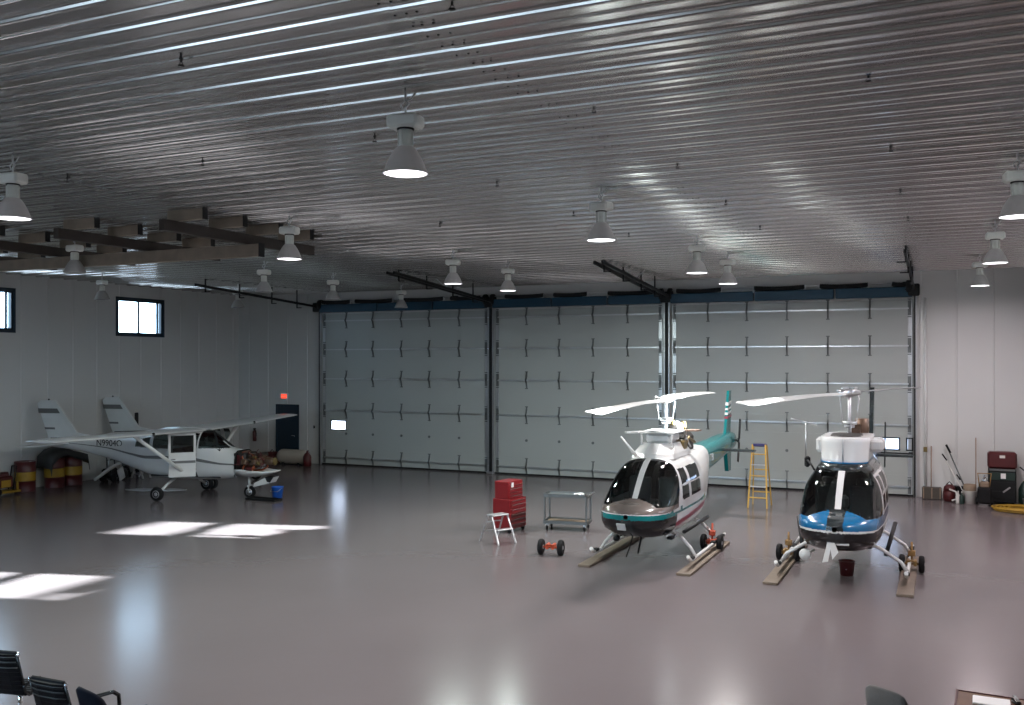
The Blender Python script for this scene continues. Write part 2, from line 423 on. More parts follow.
for di, (xa, xb, hx, win) in enumerate(DOORS):
    d = sempty('door_%d' % (di+1), (0,0,0))
    for k in range(6):
        a, b = JZ[k], JZ[k+1]-.012
        mb = MB()
        def slab(x0, x1, z0, z1):
            mb.box(((x0+x1)/2, DY, (z0+z1)/2), (x1-x0, .05, z1-z0))
        if k == 1 and win:
            wx0, wx1 = win; z0, z1 = 1.32, 1.63
            ws = [(wx0, wx1)] + ([(-1.02, -0.90)] if di == 2 else [])
            cur = xa
            for (p, q) in ws:
                slab(cur, p, a, b); slab(p, q, a, z0); slab(p, q, z1, b); cur = q
            slab(cur, xb, a, b)
        else: slab(xa, xb, a, b)
        # pressed horizontal ribs
        if b-a > .6:
            for t in (.18, .82): mb.box(((xa+xb)/2, DY-.028, a+(b-a)*t), (xb-xa-.06, .012, .014))
        mb.build('door_section', 'door_panel', d)
        if k == 1 and win:
            for (p, q) in ws:
                MB().box(((p+q)/2, DY+.01, (z0+z1)/2), (q-p, .012, z1-z0)).build('window_pane', 'frost', d)
                f = MB(); xm = (p+q)/2; zm = (z0+z1)/2; hw = (q-p)/2; hh = (z1-z0)/2
                f.box((xm,DY-.03,zm+hh+.015),(q-p+.07,.03,.035)).box((xm,DY-.03,zm-hh-.015),(q-p+.07,.03,.035))
                f.box((p-.015,DY-.03,zm),(.035,.03,2*hh)).box((q+.015,DY-.03,zm),(.035,.03,2*hh))
                f.build('window_trim', 'black_steel', d)
    for z in JZ[1:6]:
        st = MB().box(((xa+xb)/2, DY-.055, z), (xb-xa-.2, .05, .018)).box(((xa+xb)/2, DY-.078, z-.012), (xb-xa-.2, .008, .04))
        st.build('stiffener_bar', 'galv', d)
        for x in hx: hinge_mb(x, z).build('hinge', 'galv_dark', d)
        for x in (xa+.10, xb-.10):
            h_ = hinge_mb(x, z, .5, .07); h_.box((x, DY-.04, z), (.09, .03, .42)); h_.build('roller_hinge', 'galv_dark', d)
    for x in hx: MB().lathe([(.045, 0), (.045, .02), (.02, .035)], (x, DY-.06, 1.17), 'y', 10).build('bolt_plate', 'galv_dark', d)
    # edge stile with light perforated strip
    for x in (xa+.09, xb-.09):
        MB().box((x, DY-.032, 2.8), (.11, .015, 5.5)).build('end_stile', 'galv', d)
    if di == 0:
        MB().box(((xa+xb)/2, DY-.04, .03), (xb-xa, .05, .05)).build('bottom_seal', 'black_rubber', d)
    elif di == 2:
        MB().box(((xa+xb)/2, DY-.04, .03), (xb-xa, .05, .05)).build('bottom_seal', 'black_rubber', d)
        mb = MB().box((-1.45, DY-.07, 1.20), (1.15, .05, .07)).box((-.93, DY-.09, 1.20), (.10,.08,.12)); mb.build('lock_bar', 'black_steel', d)
    else:
        MB().box(((xa+xb)/2, DY-.04, .03), (xb-xa, .05, .05)).build('bottom_seal', 'black_rubber', d)

# steel posts and tracks (setting)
for i, (x, w) in enumerate([(-21.16, .07), (-14.085, .2), (-7.96, .2), (-0.82, .08)]):
    p = MB().box((x, DY-.10, 2.85), (w*.45, .10, 5.7)).build('trim_%d' % (i+1), 'black_steel'); struct(p)
    q = MB()
    for s_ in ((-1, 1) if w > .1 else (1,)):
        q.box((x+s_*w*.38, DY-.09, 2.85), (.03, .09, 5.7))
    o = q.build('track_rail', 'galv'); o.parent = p; o.location = Vector(o.location)-Vector(p.location)
    if i in (1, 2):
        f = MB().box((x, DY-.14, .04), (.26, .12, .08), bev=.015).build('foot_plate', 'galv'); f.parent = p; f.location = Vector(f.location)-Vector(p.location)
# wall pipe right of the doors
pp = MB().cyl((-.55, YB-.05, .1), (-.55, YB-.05, 5.6), .035, 10).build('trim_5', 'white_soft'); struct(pp)
o = MB().box((-.55, YB-.07, 1.35), (.1,.08,.14)).build('junction_box', 'brass'); o.parent = pp; o.location = Vector(o.location)-Vector(pp.location)

# blue header tubes, spring shafts
for di, (xa, xb, hx, win) in enumerate(DOORS):
    t = thing('door_header_beam', ((xa+xb)/2, YB-.22, 5.62), ['dark blue header beam with spring shaft over the left hangar door',
        'dark blue header beam with spring shaft over the middle hangar door', 'dark blue header beam with spring shaft over the right hangar door'][di], 'beam', 'header beams over the hangar doors')
    L = xb-xa
    segs = [(-.5, -.13), (-.13, .20), (.20, .5)]
    for a, b in segs:
        MB().box(((a+b)/2*L, 0, .15), ((b-a)*L-.05, .22, .29), bev=.02).build('beam_section', 'dark_teal_steel', t)
    MB().cyl((-L/2, -.02, .40), (L/2, -.02, .40), .018, 8).build('shaft', 'galv', t)
    if di == 0: sp = [(-.48,-.30,0),(-.27,-.04,0),(.0,.26,.0),(.3,.47,0)]
    elif di == 1: sp = [(-.42,-.18,.0),(-.12,.08,.0),(.2,.47,.0)]
    else: sp = [(-.46,-.25,.0),(-.14,.08,.0),(.15,.31,.0),(.44-.22,.48,.0)] if False else [(-.47,-.27,0),(-.13,.08,0),(.14,.33,0),(.62-.20,.485,0)]
    for a, b, _ in sp:
        m_ = MB(); pts = []; rr = []
        n_ = int((b-a)*L/.045)
        for k in range(n_*2+1):
            f_ = k/(n_*2); pts.append(((a+(b-a)*f_)*L, -.02, .385-.03*math.sin(PI*f_))); rr.append(.075 if k % 2 else .062)
        m_.tube(pts, rr, 12, smooth=False); m_.build('torsion_spring', 'black_steel', t)
        for e in (a, b):
            MB().box((e*L, .0, .34), (.05, .12, .2), bev=.01).build('bearing_bracket', 'galv', t)

# sloping overhead tracks
def track(x, label, double, zt, side=1):
    t = thing('overhead_door_track', (x, YB-.2, 5.80), label, 'track', 'overhead door tracks')
    dy, dz = -6.3, zt-5.80
    xs = (-.11, .11) if double else (0,)
    for xx in xs:
        MB().prism([(xx-.03,0),(xx+.03,0),(xx+.03,.07),(xx-.03,.07)], 'y', 0, 0).v
        m_ = MB(); v = []
        for (y_, z_) in ((0,0),(dy,dz)):
            v += [(xx-.03,y_,z_),(xx+.03,y_,z_),(xx+.03,y_,z_+.08),(xx-.03,y_,z_+.08)]
        m_.add(v, [(0,1,2,3),(7,6,5,4),(0,4,5,1),(1,5,6,2),(2,6,7,3),(3,7,4,0)])
        m_.build('rail', 'black_steel', t)
    for f_ in (.2, .42, .68, .93):
        y_ = dy*f_; z_ = dz*f_; top = H-.02-5.80
        MB().box((0, y_, (z_+top)/2-.06), (.04, .03, max(.05, top-z_+.16))).box((.09*side, y_, z_-.13), (.2,.03,.03)).build('hanger', 'black_steel', t)
    m_ = MB().lathe([(.16,-.06),(.18,-.05),(.18,.05),(.16,.06)], (.14*side, -.06, .12), 'x', 16).box((0,-.1,.02),(.3,.16,.34),bev=.03)
    if double: m_.lathe([(.16,-.06),(.18,-.05),(.18,.05),(.16,.06)], (-.14*side, -.06, .12), 'x', 16)
    m_.build('cable_drum', 'black_steel', t)
    if double:
        y_ = dy*.5; z_ = dz*.5
        m_ = MB().tube([(0,y_,z_+.1),(.28,y_-.1,H-.03-5.8)], .018, 6).tube([(0,y_,z_+.1),(-.28,y_-.1,H-.03-5.8)], .018, 6)
        m_.build('angle_brace', 'galv', t)
    return t
track(-21.18, 'single black track sloping up from the left door edge', False, 6.16)
track(-14.085, 'black track pair meeting between the left and middle hangar doors', True, 6.25)
track(-7.96, 'black track pair meeting between the middle and right hangar doors', True, 6.27)
track(-0.84, 'black track at the right edge of the right hangar door', False, 6.2, -1)

# ------------------------------------------------------------------ blue personnel door, exit sign
d4 = sempty('door_4', (-22.73, YB, 0))
MB().box((0,-.03,1.07),(.92,.05,2.12)).build('door_leaf','navy_door',d4)
MB().box((-.49,-.035,1.09),(.07,.07,2.18)).box((.49,-.035,1.09),(.07,.07,2.18)).box((0,-.035,2.16),(1.05,.07,.07)).build('door_frame','navy_door',d4)
MB().cyl((.36,-.05,1.02),(.36,-.11,1.02),.02,8).tube([(.36,-.11,1.02),(.25,-.11,1.02)],.014,8).build('door_handle','chrome',d4)
t = thing('exit_sign', (-22.85, YB-.05, 2.40), 'small red glowing exit sign above the dark blue door', 'sign')
MB().box((0,0,.10),(.32,.07,.20),bev=.01).build('housing','white_plastic',t)
MB().box((0,-.037,.10),(.26,.006,.15)).build('lit_face','exit_red',t)
text('lettering','EXIT',.10,'paper',t,(0,-.043,.10),(PI/2,0,0))
t = thing('fire_extinguisher', (-24.24, YB-.10, .75), 'dark fire extinguisher hanging on the back wall left of the blue door', 'extinguisher')
MB().lathe([(.06,0),(.075,.03),(.075,.36),(.05,.42),(.02,.44)]).build('cylinder','red_dark',t)
MB().box((0,-.01,.47),(.05,.10,.05)).tube([(0,-.04,.47),(.09,-.05,.40),(.09,-.03,.12)],.012,6).build('valve_hose','black_rubber',t)
MB().box((0,.085,.25),(.06,.03,.12)).build('bracket','black_steel',t)
t = thing('alarm_switch', (-20.95+.0-.55, YB-.03, 1.32), 'small dark switch box on the wall beside the left hangar door', 'switch')
MB().box((0,0,.05),(.07,.05,.10),bev=.008).build('switch_box','black_steel',t)
MB().box((0,-.03,.05),(.02,.02,.03)).build('switch_lever','galv',t)

# ------------------------------------------------------------------ high-bay lamps
def make_lamp(lit):
    root = thing('high_bay_lamp', (0,0,0), 'x', 'lamp', 'high-bay lamps under the ceiling')
    z0 = 0.0      # rim plane
    h = MB().tube([(0,0,.56),(0,0,.64),(.03,0,.67),(0,0,.72),(0,0,.80)], .012, 8).tube([(0,0,.70),(.06,0,.72),(.10,0,.77)], .008, 6).tube([(-.03,0,.62),(-.05,0,.67),(0,0,.71)], .009, 6)
    h.build('hanger_hook', 'galv', root)
    MB().box((0,0,.50),(.32,.22,.13), bev=.025).build('ballast_box','lamp_white',root)
    MB().lathe([(.08,.42),(.085,.43),(.08,.445)]).build('collar','black_rubber',root)
    neck = MB().lathe([(.068,.42),(.062,.34),(.066,.28),(.082,.25)], n=24)
    for k in range(8):
        a = 2*PI*k/8; neck.box((.07*math.cos(a), .07*math.sin(a), .34), (.02,.006,.14), (0,0,a))
    neck.build('socket_housing','lamp_white',root)
    MB().lathe([(.07,.265),(.10,.24),(.135,.19),(.17,.125),(.195,.06),(.212,.02),(.222,0),(.215,-.005),(.19,.06),(.165,.12),(.13,.18),(.095,.23)], n=36, cap=False).build('reflector','lamp_shade_lit' if lit else 'lamp_shade',root)
    MB().lathe([(.0,.018),(.1,.016),(.205,.012),(.207,.004),(.1,-.004),(.0,-.006)], n=32).build('lens','lens_on' if lit else 'lens_off',root)
    return root
LAMPS = [
 (-4.73, 7.8, 1, 'large lit lamp hanging nearest the camera near the top centre of the photo'),
 (-10.7, 8.15, 1, 'large lit lamp cut off by the left edge of the photo'),
 (0.8, 13.3, 1, 'large lit lamp cut off by the right edge of the photo'),
 (-10.5, 13.4, 1, 'lit lamp hanging at the right end of the timber loft frame'),
 (-4.67, 13.28, 1, 'second lit lamp of the centre row above and left of the bright ceiling streaks'),
 (0.8, 19.36, 1, 'lit lamp at right, lower left of the lamp at the photo edge'),
 (-16.1, 13.66, 0, 'unlit lamp hanging in front of the timber loft beams at left'),
 (-4.62, 18.98, 1, 'third lit lamp of the centre row, left of a slightly smaller one'),
 (-10.39, 19.24, 1, 'lit lamp above the track pair of the left hangar door'),
 (-10.13, 21.69, 1, 'lit lamp hanging before the ceiling edge above the left end of the middle door'),
 (-4.61, 21.91, 1, 'lit lamp over the left end of the right hangar door, lowest of the centre row'),
 (0.71, 24.99, 1, 'small lit lamp hanging over the bare wall right of the hangar doors'),
 (-15.98, 19.36, 0, 'unlit lamp right of the high wall window, before the back corner'),
 (-16.19, 22.66, 0, 'unlit lamp just above the left end of the left hangar door'),
 (-22.28, 19.85, 0, 'small unlit lamp just left of the high wall window'),
 (-21.42, 24.63, 0, 'small unlit lamp right above the back left corner by the sloping track'),
 (-16.49, 26.91, 0, 'small unlit lamp in front of the blue header of the left door'),
]
lamp_on = make_lamp(True); lamp_off = make_lamp(False)
def add_light(x, y, z, power, color=(1, .93, .95)):
    l = bpy.data.lights.new('lamp_light', 'AREA'); l.shape = 'DISK'; l.size = .36; l.energy = power; l.color = color
    l.spread = math.radians(180)
    o = bpy.data.objects.new('lamp_light', l); COL.objects.link(o); o.location = (x, y, z); return o
used = {0: False, 1: False}
LP = 230
for (x, y, lit, lab) in LAMPS:
    src = lamp_on if lit else lamp_off
    o = src if not used[lit] else copy_tree(src)
    used[lit] = True
    o.location = (x, y, 5.61); o['label'] = lab; o.rotation_euler = (0,0,random.uniform(-.3,.3))
    if lit: add_light(x, y, 5.595, LP*(.62 if x > 0 else (.4 if (x < -9 and y > 20) else 1)), (.88,1,.94) if x < -9 else ((1,.96,.94) if x < -2 else (1,.85,.88)))
# lamps of the same rows outside the frame to the right/behind (light only where rows continue)
# small sprinkler heads
sp0 = thing('ceiling_sprinkler', (0,0,0), 'x', 'sprinkler', 'sprinkler heads on the ceiling')
MB().cyl((0,0,-.05),(0,0,.07),.016,8).lathe([(.03,-.012),(.034,0),(.03,.012)],(0,0,.0),n=10).build('pipe_stub','black_steel',sp0)
MB().lathe([(.0,-.105),(.045,-.10),(.045,-.092),(.0,-.088)], n=12).tube([(.016,0,-.05),(.03,0,-.075),(.01,0,-.095)],.006,6).tube([(-.016,0,-.05),(-.03,0,-.075),(-.01,0,-.095)],.006,6).build('deflector','black_steel',sp0)
SPR = [(-5.91,6.09,'dark sprinkler head high at left, left of the nearest lamp'),(-3.21,5.93,'dark sprinkler head at the top edge above the nearest lamp'),
 (-3.24,8.99,'dark sprinkler head right of the nearest lamp, beside the screw seam'),(-3.18,12.02,'dark sprinkler head right of the centre lamp, above the bright streaks'),
 (-5.85,12.16,'small sprinkler head midway between the nearest and second centre lamp'),(-8.57,15.36,'small sprinkler head just above the lamp over the left track pair'),
 (-5.84,15.18,'small sprinkler head just left of the second centre lamp'),(-5.8,18.16,'small sprinkler head right below the second centre lamp'),
 (-0.64,9.02,'biggest sprinkler head of the column on the plain right ceiling'),(-0.61,12.14,'second sprinkler head down the right ceiling column'),
 (-0.64,15.36,'third sprinkler head down the right ceiling column'),(-0.63,18.21,'lowest sprinkler head of the right ceiling column, above the right track'),
 (-3.23,18.25,'small sprinkler head right of the lamp pair of the centre row'),(-3.22,15.15,'small sprinkler head in the bright ceiling streaks'),
 (-8.66,9.3,'dark sprinkler head on the shiny ceiling above the timber loft'),(-11.19,9.37,'faint sprinkler head right of the lamp at the left edge'),
 (-5.94,9.12,'small sprinkler head just left of the nearest lamp')]
for i, (x, y, lab) in enumerate(SPR):
    o = sp0 if i == 0 else copy_tree(sp0)
    o.location = (x, y, H-.03); o['label'] = lab; o.scale = (.62,.62,.62)

# ------------------------------------------------------------------ timber loft frame under the ceiling
t = thing('timber_loft_frame', (-14.84, 13.78, 5.708), 'brown timber beam frame hung under the ceiling at left', 'frame')
t.scale = (1.06, 1.06, 1.06)
MB().box((-3.26, .2, .17),(12.6,.10,.22), bev=.008).build('long_beam','timber',t)
for gx in (2.72, .35, -2.0, -4.4, -6.8):
    MB().box((gx, .15, .375),(.12,3.9,.18), bev=.008).build('girder','timber_dark',t)
    for yy in (-1.48, -.54, .39, 1.29):
        MB().box((gx+.22, yy, .555),(.75,.09,.17), bev=.006).build('cross_block','timber',t)
        MB().box((gx+.22+.38, yy, .555),(.02,.10,.18)).build('steel_hanger','black_steel',t)
MB().box((3.05,.2,.17),(.03,.13,.24)).build('end_plate','black_steel',t)

# ------------------------------------------------------------------ lofted bodies split into parts
def interp_st(st, ys):
    st = np.array(st, float); out = []
    Y = st[:,0]; n = len(Y)
    cols = []
    for c in range(1, st.shape[1]):
        v = st[:,c]; d = np.diff(v)/np.diff(Y); m = np.zeros(n)
        m[0] = d[0]; m[-1] = d[-1]
        for i in range(1, n-1):
            m[i] = 0 if d[i-1]*d[i] <= 0 else 2*d[i-1]*d[i]/(d[i-1]+d[i])
        r = []
        for y in ys:
            i = min(max(np.searchsorted(Y, y)-1, 0), n-2); h = Y[i+1]-Y[i]; t = (y-Y[i])/h
            r.append((2*t**3-3*t**2+1)*v[i]+(t**3-2*t**2+t)*h*m[i]+(-2*t**3+3*t**2)*v[i+1]+(t**3-t**2)*h*m[i+1])
        cols.append(r)
    return np.array(cols).T
def loft_parts(st, ys, nt, classify, parent, mats, n_exp=2.5):
    P = interp_st(st, ys)
    grid = []
    ths = [2*PI*k/nt - PI/2 for k in range(nt)]
    for y, (zb, zm, zt, w) in zip(ys, P):
        row = []
        for t in ths:
            c, s_ = math.cos(t), math.sin(t)
            x = w*math.copysign(abs(c)**(2/n_exp), c)
            e = abs(s_)**(2/n_exp)
            z = zm+(zt-zm)*e if s_ > 0 else zm-(zm-zb)*e
            row.append((x, y, z))
        grid.append(row)
    parts = {}
    for i in range(len(ys)-1):
        for k in range(nt):
            q = [grid[i][k], grid[i][(k+1)%nt], grid[i+1][(k+1)%nt], grid[i+1][k]]
            c = [sum(p[a] for p in q)/4 for a in range(3)]
            nm = classify(*c)
            if nm is None: continue
            parts.setdefault(nm, []).append(((i,k),(i,(k+1)%nt),(i+1,(k+1)%nt),(i+1,k)))
    objs = {}
    for nm, qs in parts.items():
        idx = {}; vs = []; fs = []
        for q in qs:
            f = []
            for key in q:
                if key not in idx: idx[key] = len(vs); vs.append(grid[key[0]][key[1]])
                f.append(idx[key])
            fs.append(tuple(f[::-1]))
        m_ = MB(); m_.add(vs, fs, True)
        base = nm.split('#')[0]
        objs[nm] = m_.build(base, mats[nm], parent, (0,0,0))
    return objs
def dense(a, b, step): 
    n = max(2, int(round((b-a)/step))); return [a+(b-a)*i/n for i in range(n)]
def foil(c, th, n=7):
    """aerofoil outline (chord, thickness) from leading edge 0 to c"""
    up = []; lo = []
    for i in range(n+1):
        t = (i/n)**1.6; h = th*1.35*(math.sqrt(max(t,0))*(1-t)*1.6)
        up.append((t*c, h*.75)); lo.append((t*c, -h*.3))
    return up + lo[::-1][1:-1]

def wheel_mb(c, r, w, axis='x'):
    return MB().lathe([(r*.55,-w*.42),(r*.8,-w*.5),(r*.95,-w*.38),(r,-w*.15),(r,w*.15),(r*.95,w*.38),(r*.8,w*.5),(r*.55,w*.42)], c, axis, 24)
def hub_mb(c, r, w, axis='x'):
    return MB().lathe([(0.001,-w*.46),(r*.2,-w*.5),(r*.3,-w*.38),(r*.56,-w*.40),(r*.56,w*.40),(r*.3,w*.38),(r*.2,w*.5),(0.001,w*.46)], c, axis, 20)

HST = [ (0.00,.95,1.00,1.03,.04),(0.04,.84,.995,1.07,.22),(0.12,.74,.99,1.11,.40),(0.28,.64,.99,1.16,.54),(0.48,.57,.99,1.21,.62),
 (0.56,.55,.99,1.27,.635),(0.8,.51,1.0,1.50,.66),(1.1,.48,1.0,1.74,.68),(1.35,.47,1.0,1.87,.69),(1.6,.46,1.0,1.92,.69),(2.4,.46,1.0,1.94,.69),
 (3.0,.48,1.02,1.95,.67),(3.6,.58,1.1,1.95,.60),(4.2,.80,1.25,1.93,.50),(4.8,1.04,1.42,1.90,.38),(5.3,1.20,1.56,1.87,.30),
 (6.5,1.30,1.62,1.88,.26),(8.0,1.44,1.69,1.92,.22),(8.7,1.50,1.71,1.92,.20),(8.95,1.60,1.71,1.82,.10)]

def helicopter(root, scheme):
    L = scheme == 'teal'
    def cls(x, y, z):
        ax = abs(x)
        if y < 5.0:
            # windshield
            ws_aft = 1.08+.40*max(0, (z-1.14))/.7
            if z > 1.13 and .54-.32*(ax/.6)**2 < y < 1.62 and (y < ws_aft or ax < .44):
                if y > 1.47 and z > 1.6: return 'cabin_roof'
                if ax < .022+ (0.014 if L else .03): return 'centre_post'
                return 'windshield#L' if x < 0 else 'windshield#R'
            if z > 1.17 and z < 1.72 and ax > .45:
                if 1.34+.25*max(0,(z-1.2)) < y < 1.86: return 'door_window#%s%d' % ('L' if x < 0 else 'R', z > 1.43) if abs(z-1.43) > .017 else ('door_frame#near' if x < 0 else 'door_frame')
                if 2.02 < y < 2.80: return 'passenger_window#%s%d' % ('L' if x < 0 else 'R', z > 1.43) if abs(z-1.43) > .017 else ('door_frame#near' if x < 0 else 'door_frame')
            if 1.13 < z < 1.76 and ax > .44 and 1.2 < y < 2.86: return 'door_frame#near' if x < 0 else ('door_frame#near' if x < 0 else 'door_frame')
            if L:
                if z > 1.035 and y < 1.1: return 'nose_deck'
                if .955 < z <= 1.035 and y < 3.4: return 'white_pinstripe' if z > 1.02 and y < 1.2 else 'teal_stripe'
                if z < .93 and y < 1.0: return 'chin_window' if ax > .10 else 'nose_panel'
                if .93 <= z <= .955 and y < 1.0: return 'teal_stripe'
                if .70+.10*(y-1.0)/2 < z < .80+.10*(y-1.0)/2 and y > .95: return 'maroon_stripe'
                if .88 < z < .985 and y < 3.4: return 'fuselage_shell'
            else:
                if z > .965 and y < 1.12: return 'nose_deck' if ax > .13 else 'nose_access_panel'
                if .93 < z <= .965 and y < 3.2: return 'white_pinstripe'
                if z <= .93 and y < 1.2: return 'chin_window' if ax > .14 else 'nose_panel'
                if .97 < z < 1.10 and y < 3.6: return 'blue_stripe'
                if z < .80: return 'belly_panel'
            if z > 1.76 and y < 3.9: return 'cabin_roof'
            return 'fuselage_shell'
        return 'tail_boom'
    if L:
        mats = {'cabin_roof':'white_gloss','centre_post':'white_gloss','nose_deck':'mauve_deck','white_pinstripe':'white_gloss','teal_stripe':'teal',
            'chin_window':'black_gloss','nose_panel':'dark_body','maroon_stripe':'maroon','fuselage_shell':'white_gloss','tail_boom':'teal','door_frame':'white_gloss','door_frame#near':'teal'}
    else:
        mats = {'cabin_roof':'dark_body','centre_post':'white_gloss','nose_deck':'blue','nose_access_panel':'dark_body','white_pinstripe':'white_gloss',
            'chin_window':'black_gloss','nose_panel':'dark_body','blue_stripe':'blue_dark','belly_panel':'white_soft','fuselage_shell':'white_gloss','tail_boom':'blue_dark','door_frame':'white_gloss','door_frame#near':'blue_dark'}
    for k in ('windshield#L','windshield#R'): mats[k] = 'glass'
    for s_ in ('L','R'):
        for b in ('0','1','False','True'):
            mats['door_window#'+s_+b] = 'glass'; mats['passenger_window#'+s_+b] = 'glass'
    ys = [0.0, .008, .02, .03]+dense(.04, 3.4, .02)+dense(3.4, 5.0, .08)+dense(5.0, 8.9, .2)+[8.9, 8.95]
    loft_parts(HST, ys, 240, cls, root, mats, 2.9)
    # --- windshield frame arch
    # --- cabin interior
    MB().box((0,1.9,.62),(1.05,2.4,.06)).box((0,3.0,1.15),(1.1,.08,1.1)).build('cabin_floor','interior',root)
    MB().prism([(.45,.66),(.80,.66),(.85,1.20),(.60,1.26),(.42,1.05)],'x',-.22,.12).build('instrument_console','interior',root)
    for sx in (-.30,.30):
        MB().box((sx,1.55,.84),(.44,.48,.14),bev=.04).box((sx,1.86,1.18),(.44,.13,.66),(-.15,0,0),bev=.04).box((sx,1.92,1.56),(.24,.09,.16),(-.15,0,0),bev=.03).build('crew_seat','seat_cloth',root)
    MB().box((0,2.85,.84),(1.1,.5,.14),bev=.04).build('rear_bench','seat_cloth',root)
    MB().tube([(.30,1.30,.66),(.30,1.2,.95),(.30,1.25,1.10)],.014,6).tube([(-.30,1.30,.66),(-.30,1.2,.95),(-.30,1.25,1.10)],.014,6).build('cyclic_stick','interior',root)
    if not L:
        MB().box((-.02,1.25,1.28),(.26,.2,.24),bev=.05).box((-.12,1.5,1.55),(.18,.2,.18),bev=.06).build('headset_bag','seat_cloth',root)
    # --- mast fairing / engine
    if L:
        f = MB()
        secs = []
        for z, y0, y1, w in ((1.88,1.46,3.05,.42),(1.97,1.54,3.0,.40),(2.06,1.72,2.9,.36),(2.15,1.88,2.8,.32)):
            secs.append([(w*.55*sx if abs(sx) < 1 else w*sx, yy, z) for sx, yy in ((-.55,y0),(.55,y0),(1,y0+.22),(1,y1),(-1,y1),(-1,y0+.22))])
        f.sections(secs, smooth=False); f.build('front_fairing','white_gloss',root)
        f = MB()
        for sx in (-1,1):
            f.tube([(sx*.30,1.98,2.10),(sx*.31,1.98,2.34)],.022,6)
            f.tube([(sx*.33,2.85,1.9),(sx*.33,2.95,2.34)],.028,6)
            f.tube([(sx*.33,2.85,2.3),(sx*.38,3.15,2.0)],.02,6)
        f.build('cowl_frame','white_gloss',root)
        MB().box((0,2.42,2.24),(.50,.75,.20),bev=.05).build('transmission_cover','white_soft',root)
        MB().box((0,2.45,2.35),(.72,1.0,.035),bev=.012).build('top_cowl_lip','white_gloss',root)
        MB().prism([(-.34,1.85),(-.54,1.74),(-.60,1.80),(-.52,1.92),(-.36,2.15)],'z',2.34,2.375).build('open_cowl_flap','white_gloss',root)
        MB().prism([(.36,2.75),(.62,2.85),(.64,3.02),(.36,3.05)],'z',2.34,2.37).build('aft_cowl_flap','pole_wood',root)
        e = MB().box((0,3.35,2.06),(.62,.85,.42),bev=.08)
        e.lathe([(.0,0),(.16,0),(.18,.15),(.18,.55),(.12,.6)],(0,3.05,2.25),'y',16).build('engine','engine_black',root)
        MB().lathe([(.05,0),(.06,.1),(.05,.22)],(.22,3.2,2.30),'z',12).lathe([(.05,0),(.06,.1),(.05,.20)],(-.1,3.5,2.32),'z',12).tube([(.33,2.9,2.05),(.36,3.1,2.2),(.3,3.4,2.15),(.33,3.7,2.05)],.03,8).build('exhaust_pipes','brass',root)
        MB().box((.18,3.1,2.40),(.10,.22,.14),(.3,0,0),bev=.03).box((.05,3.35,2.42),(.09,.16,.16),(-.3,0,.2),bev=.02).build('intake_parts','white_soft',root)
        MB().box((.30,2.72,2.06),(.18,.32,.22),bev=.03).build('oil_cooler','brass',root)
        MB().tube([(-.30,1.60,1.92),(-.55,1.42,2.30)],[.035,.018],8).build('whip_antenna','white_gloss',root)
        hubz = 2.98
    else:
        f = MB(); secs = []
        def ring(z, w, y0, y1, r):
            out = []
            for a in range(-90, 271, 15):
                pass
            pts = []
            n = 8
            for cx_, cy_, a0 in ((w-r, y0+r, -90), (w-r, y1-r, 0), (-(w-r), y1-r, 90), (-(w-r), y0+r, 180)):
                for k in range(n+1):
                    a = math.radians(a0+90*k/n); pts.append((cx_+r*math.cos(a), cy_+r*math.sin(a), z))
            return pts
        f.sections([ring(1.93,.40,1.38,3.2,.37),ring(2.0,.41,1.42,3.2,.38),ring(2.30,.43,1.46,3.2,.40),ring(2.38,.43,1.48,3.2,.39),ring(2.39,.38,1.53,3.1,.35)])
        f.build('particle_separator','white_gloss',root)
        MB().sections([ring(1.935,.415,1.36,3.2,.39),ring(1.965,.417,1.365,3.2,.39)]).build('blue_trim_band','blue',root)
        MB().sections([ring(1.80,.50,1.22,3.2,.44),ring(1.94,.41,1.36,3.2,.38)]).build('roof_fairing','dark_body',root)
        MB().box((.52,2.15,2.24),(.26,.60,.24),bev=.06).build('intake_scoop','white_gloss',root); MB().box((-.45,2.2,2.22),(.14,.60,.28),bev=.05).build('intake_scoop','white_gloss',root)
        MB().sections([ring(2.385,.28,1.75,2.6,.25),ring(2.41,.26,1.77,2.6,.24)]).build('mast_opening','engine_black',root)
        MB().lathe([(.12,0),(.13,.1),(.12,.3)],(.20,3.0,2.36),'z',12).box((.08,2.9,2.47),(.2,.2,.18)).build('exhaust_pipes','engine_brown',root)
        MB().cyl((0,1.40,1.95),(0,1.44,2.38),.009,6).build('wiper_rod','galv',root); MB().cyl((-.75,2.3,1.80),(-.75,2.3,2.62),.012,6).tube([(-.98,2.0,2.68),(-.55,2.3,2.56)],.016,6).build('whip_antenna','galv',root)
        MB().box((-.72,2.3,1.86),(.10,.14,.20),bev=.03).build('spray_pump','black_rubber',root)
        MB().tube([(-.73,2.3,1.9),(-.6,1.9,1.85),(-.5,1.5,1.80)],.02,6).build('pump_hose','black_rubber',root)
        hubz = 3.15
    my = 2.65
    mast = MB().cyl((0,my,2.2),(0,my,hubz),.030,12).lathe([(.09,0),(.10,.04),(.06,.10)],(0,my,2.50),'z',16)
    mast.build('rotor_mast','alu',root)
    sp = MB().lathe([(.13,0),(.14,.03),(.13,.06)],(0,my,2.56),'z',16)
    for a in (0, PI): sp.cyl((.14*math.cos(a+.5),my+.14*math.sin(a+.5),2.58),(.19*math.cos(a+.5),my+.19*math.sin(a+.5),hubz-.03),.012,6)
    for a in (PI/2+.3, -PI/2+.3): sp.cyl((.13*math.cos(a),my+.13*math.sin(a),2.3),(.13*math.cos(a),my+.13*math.sin(a),2.58),.012,6)
    sp.build('swashplate','galv',root)
    bang = math.radians(272 if L else 257.5)
    hb = MB().lathe([(.05,-.05),(.09,-.02),(.09,.05),(.04,.09)],(0,my,hubz),'z',16)
    ca, sa = math.cos(bang), math.sin(bang)
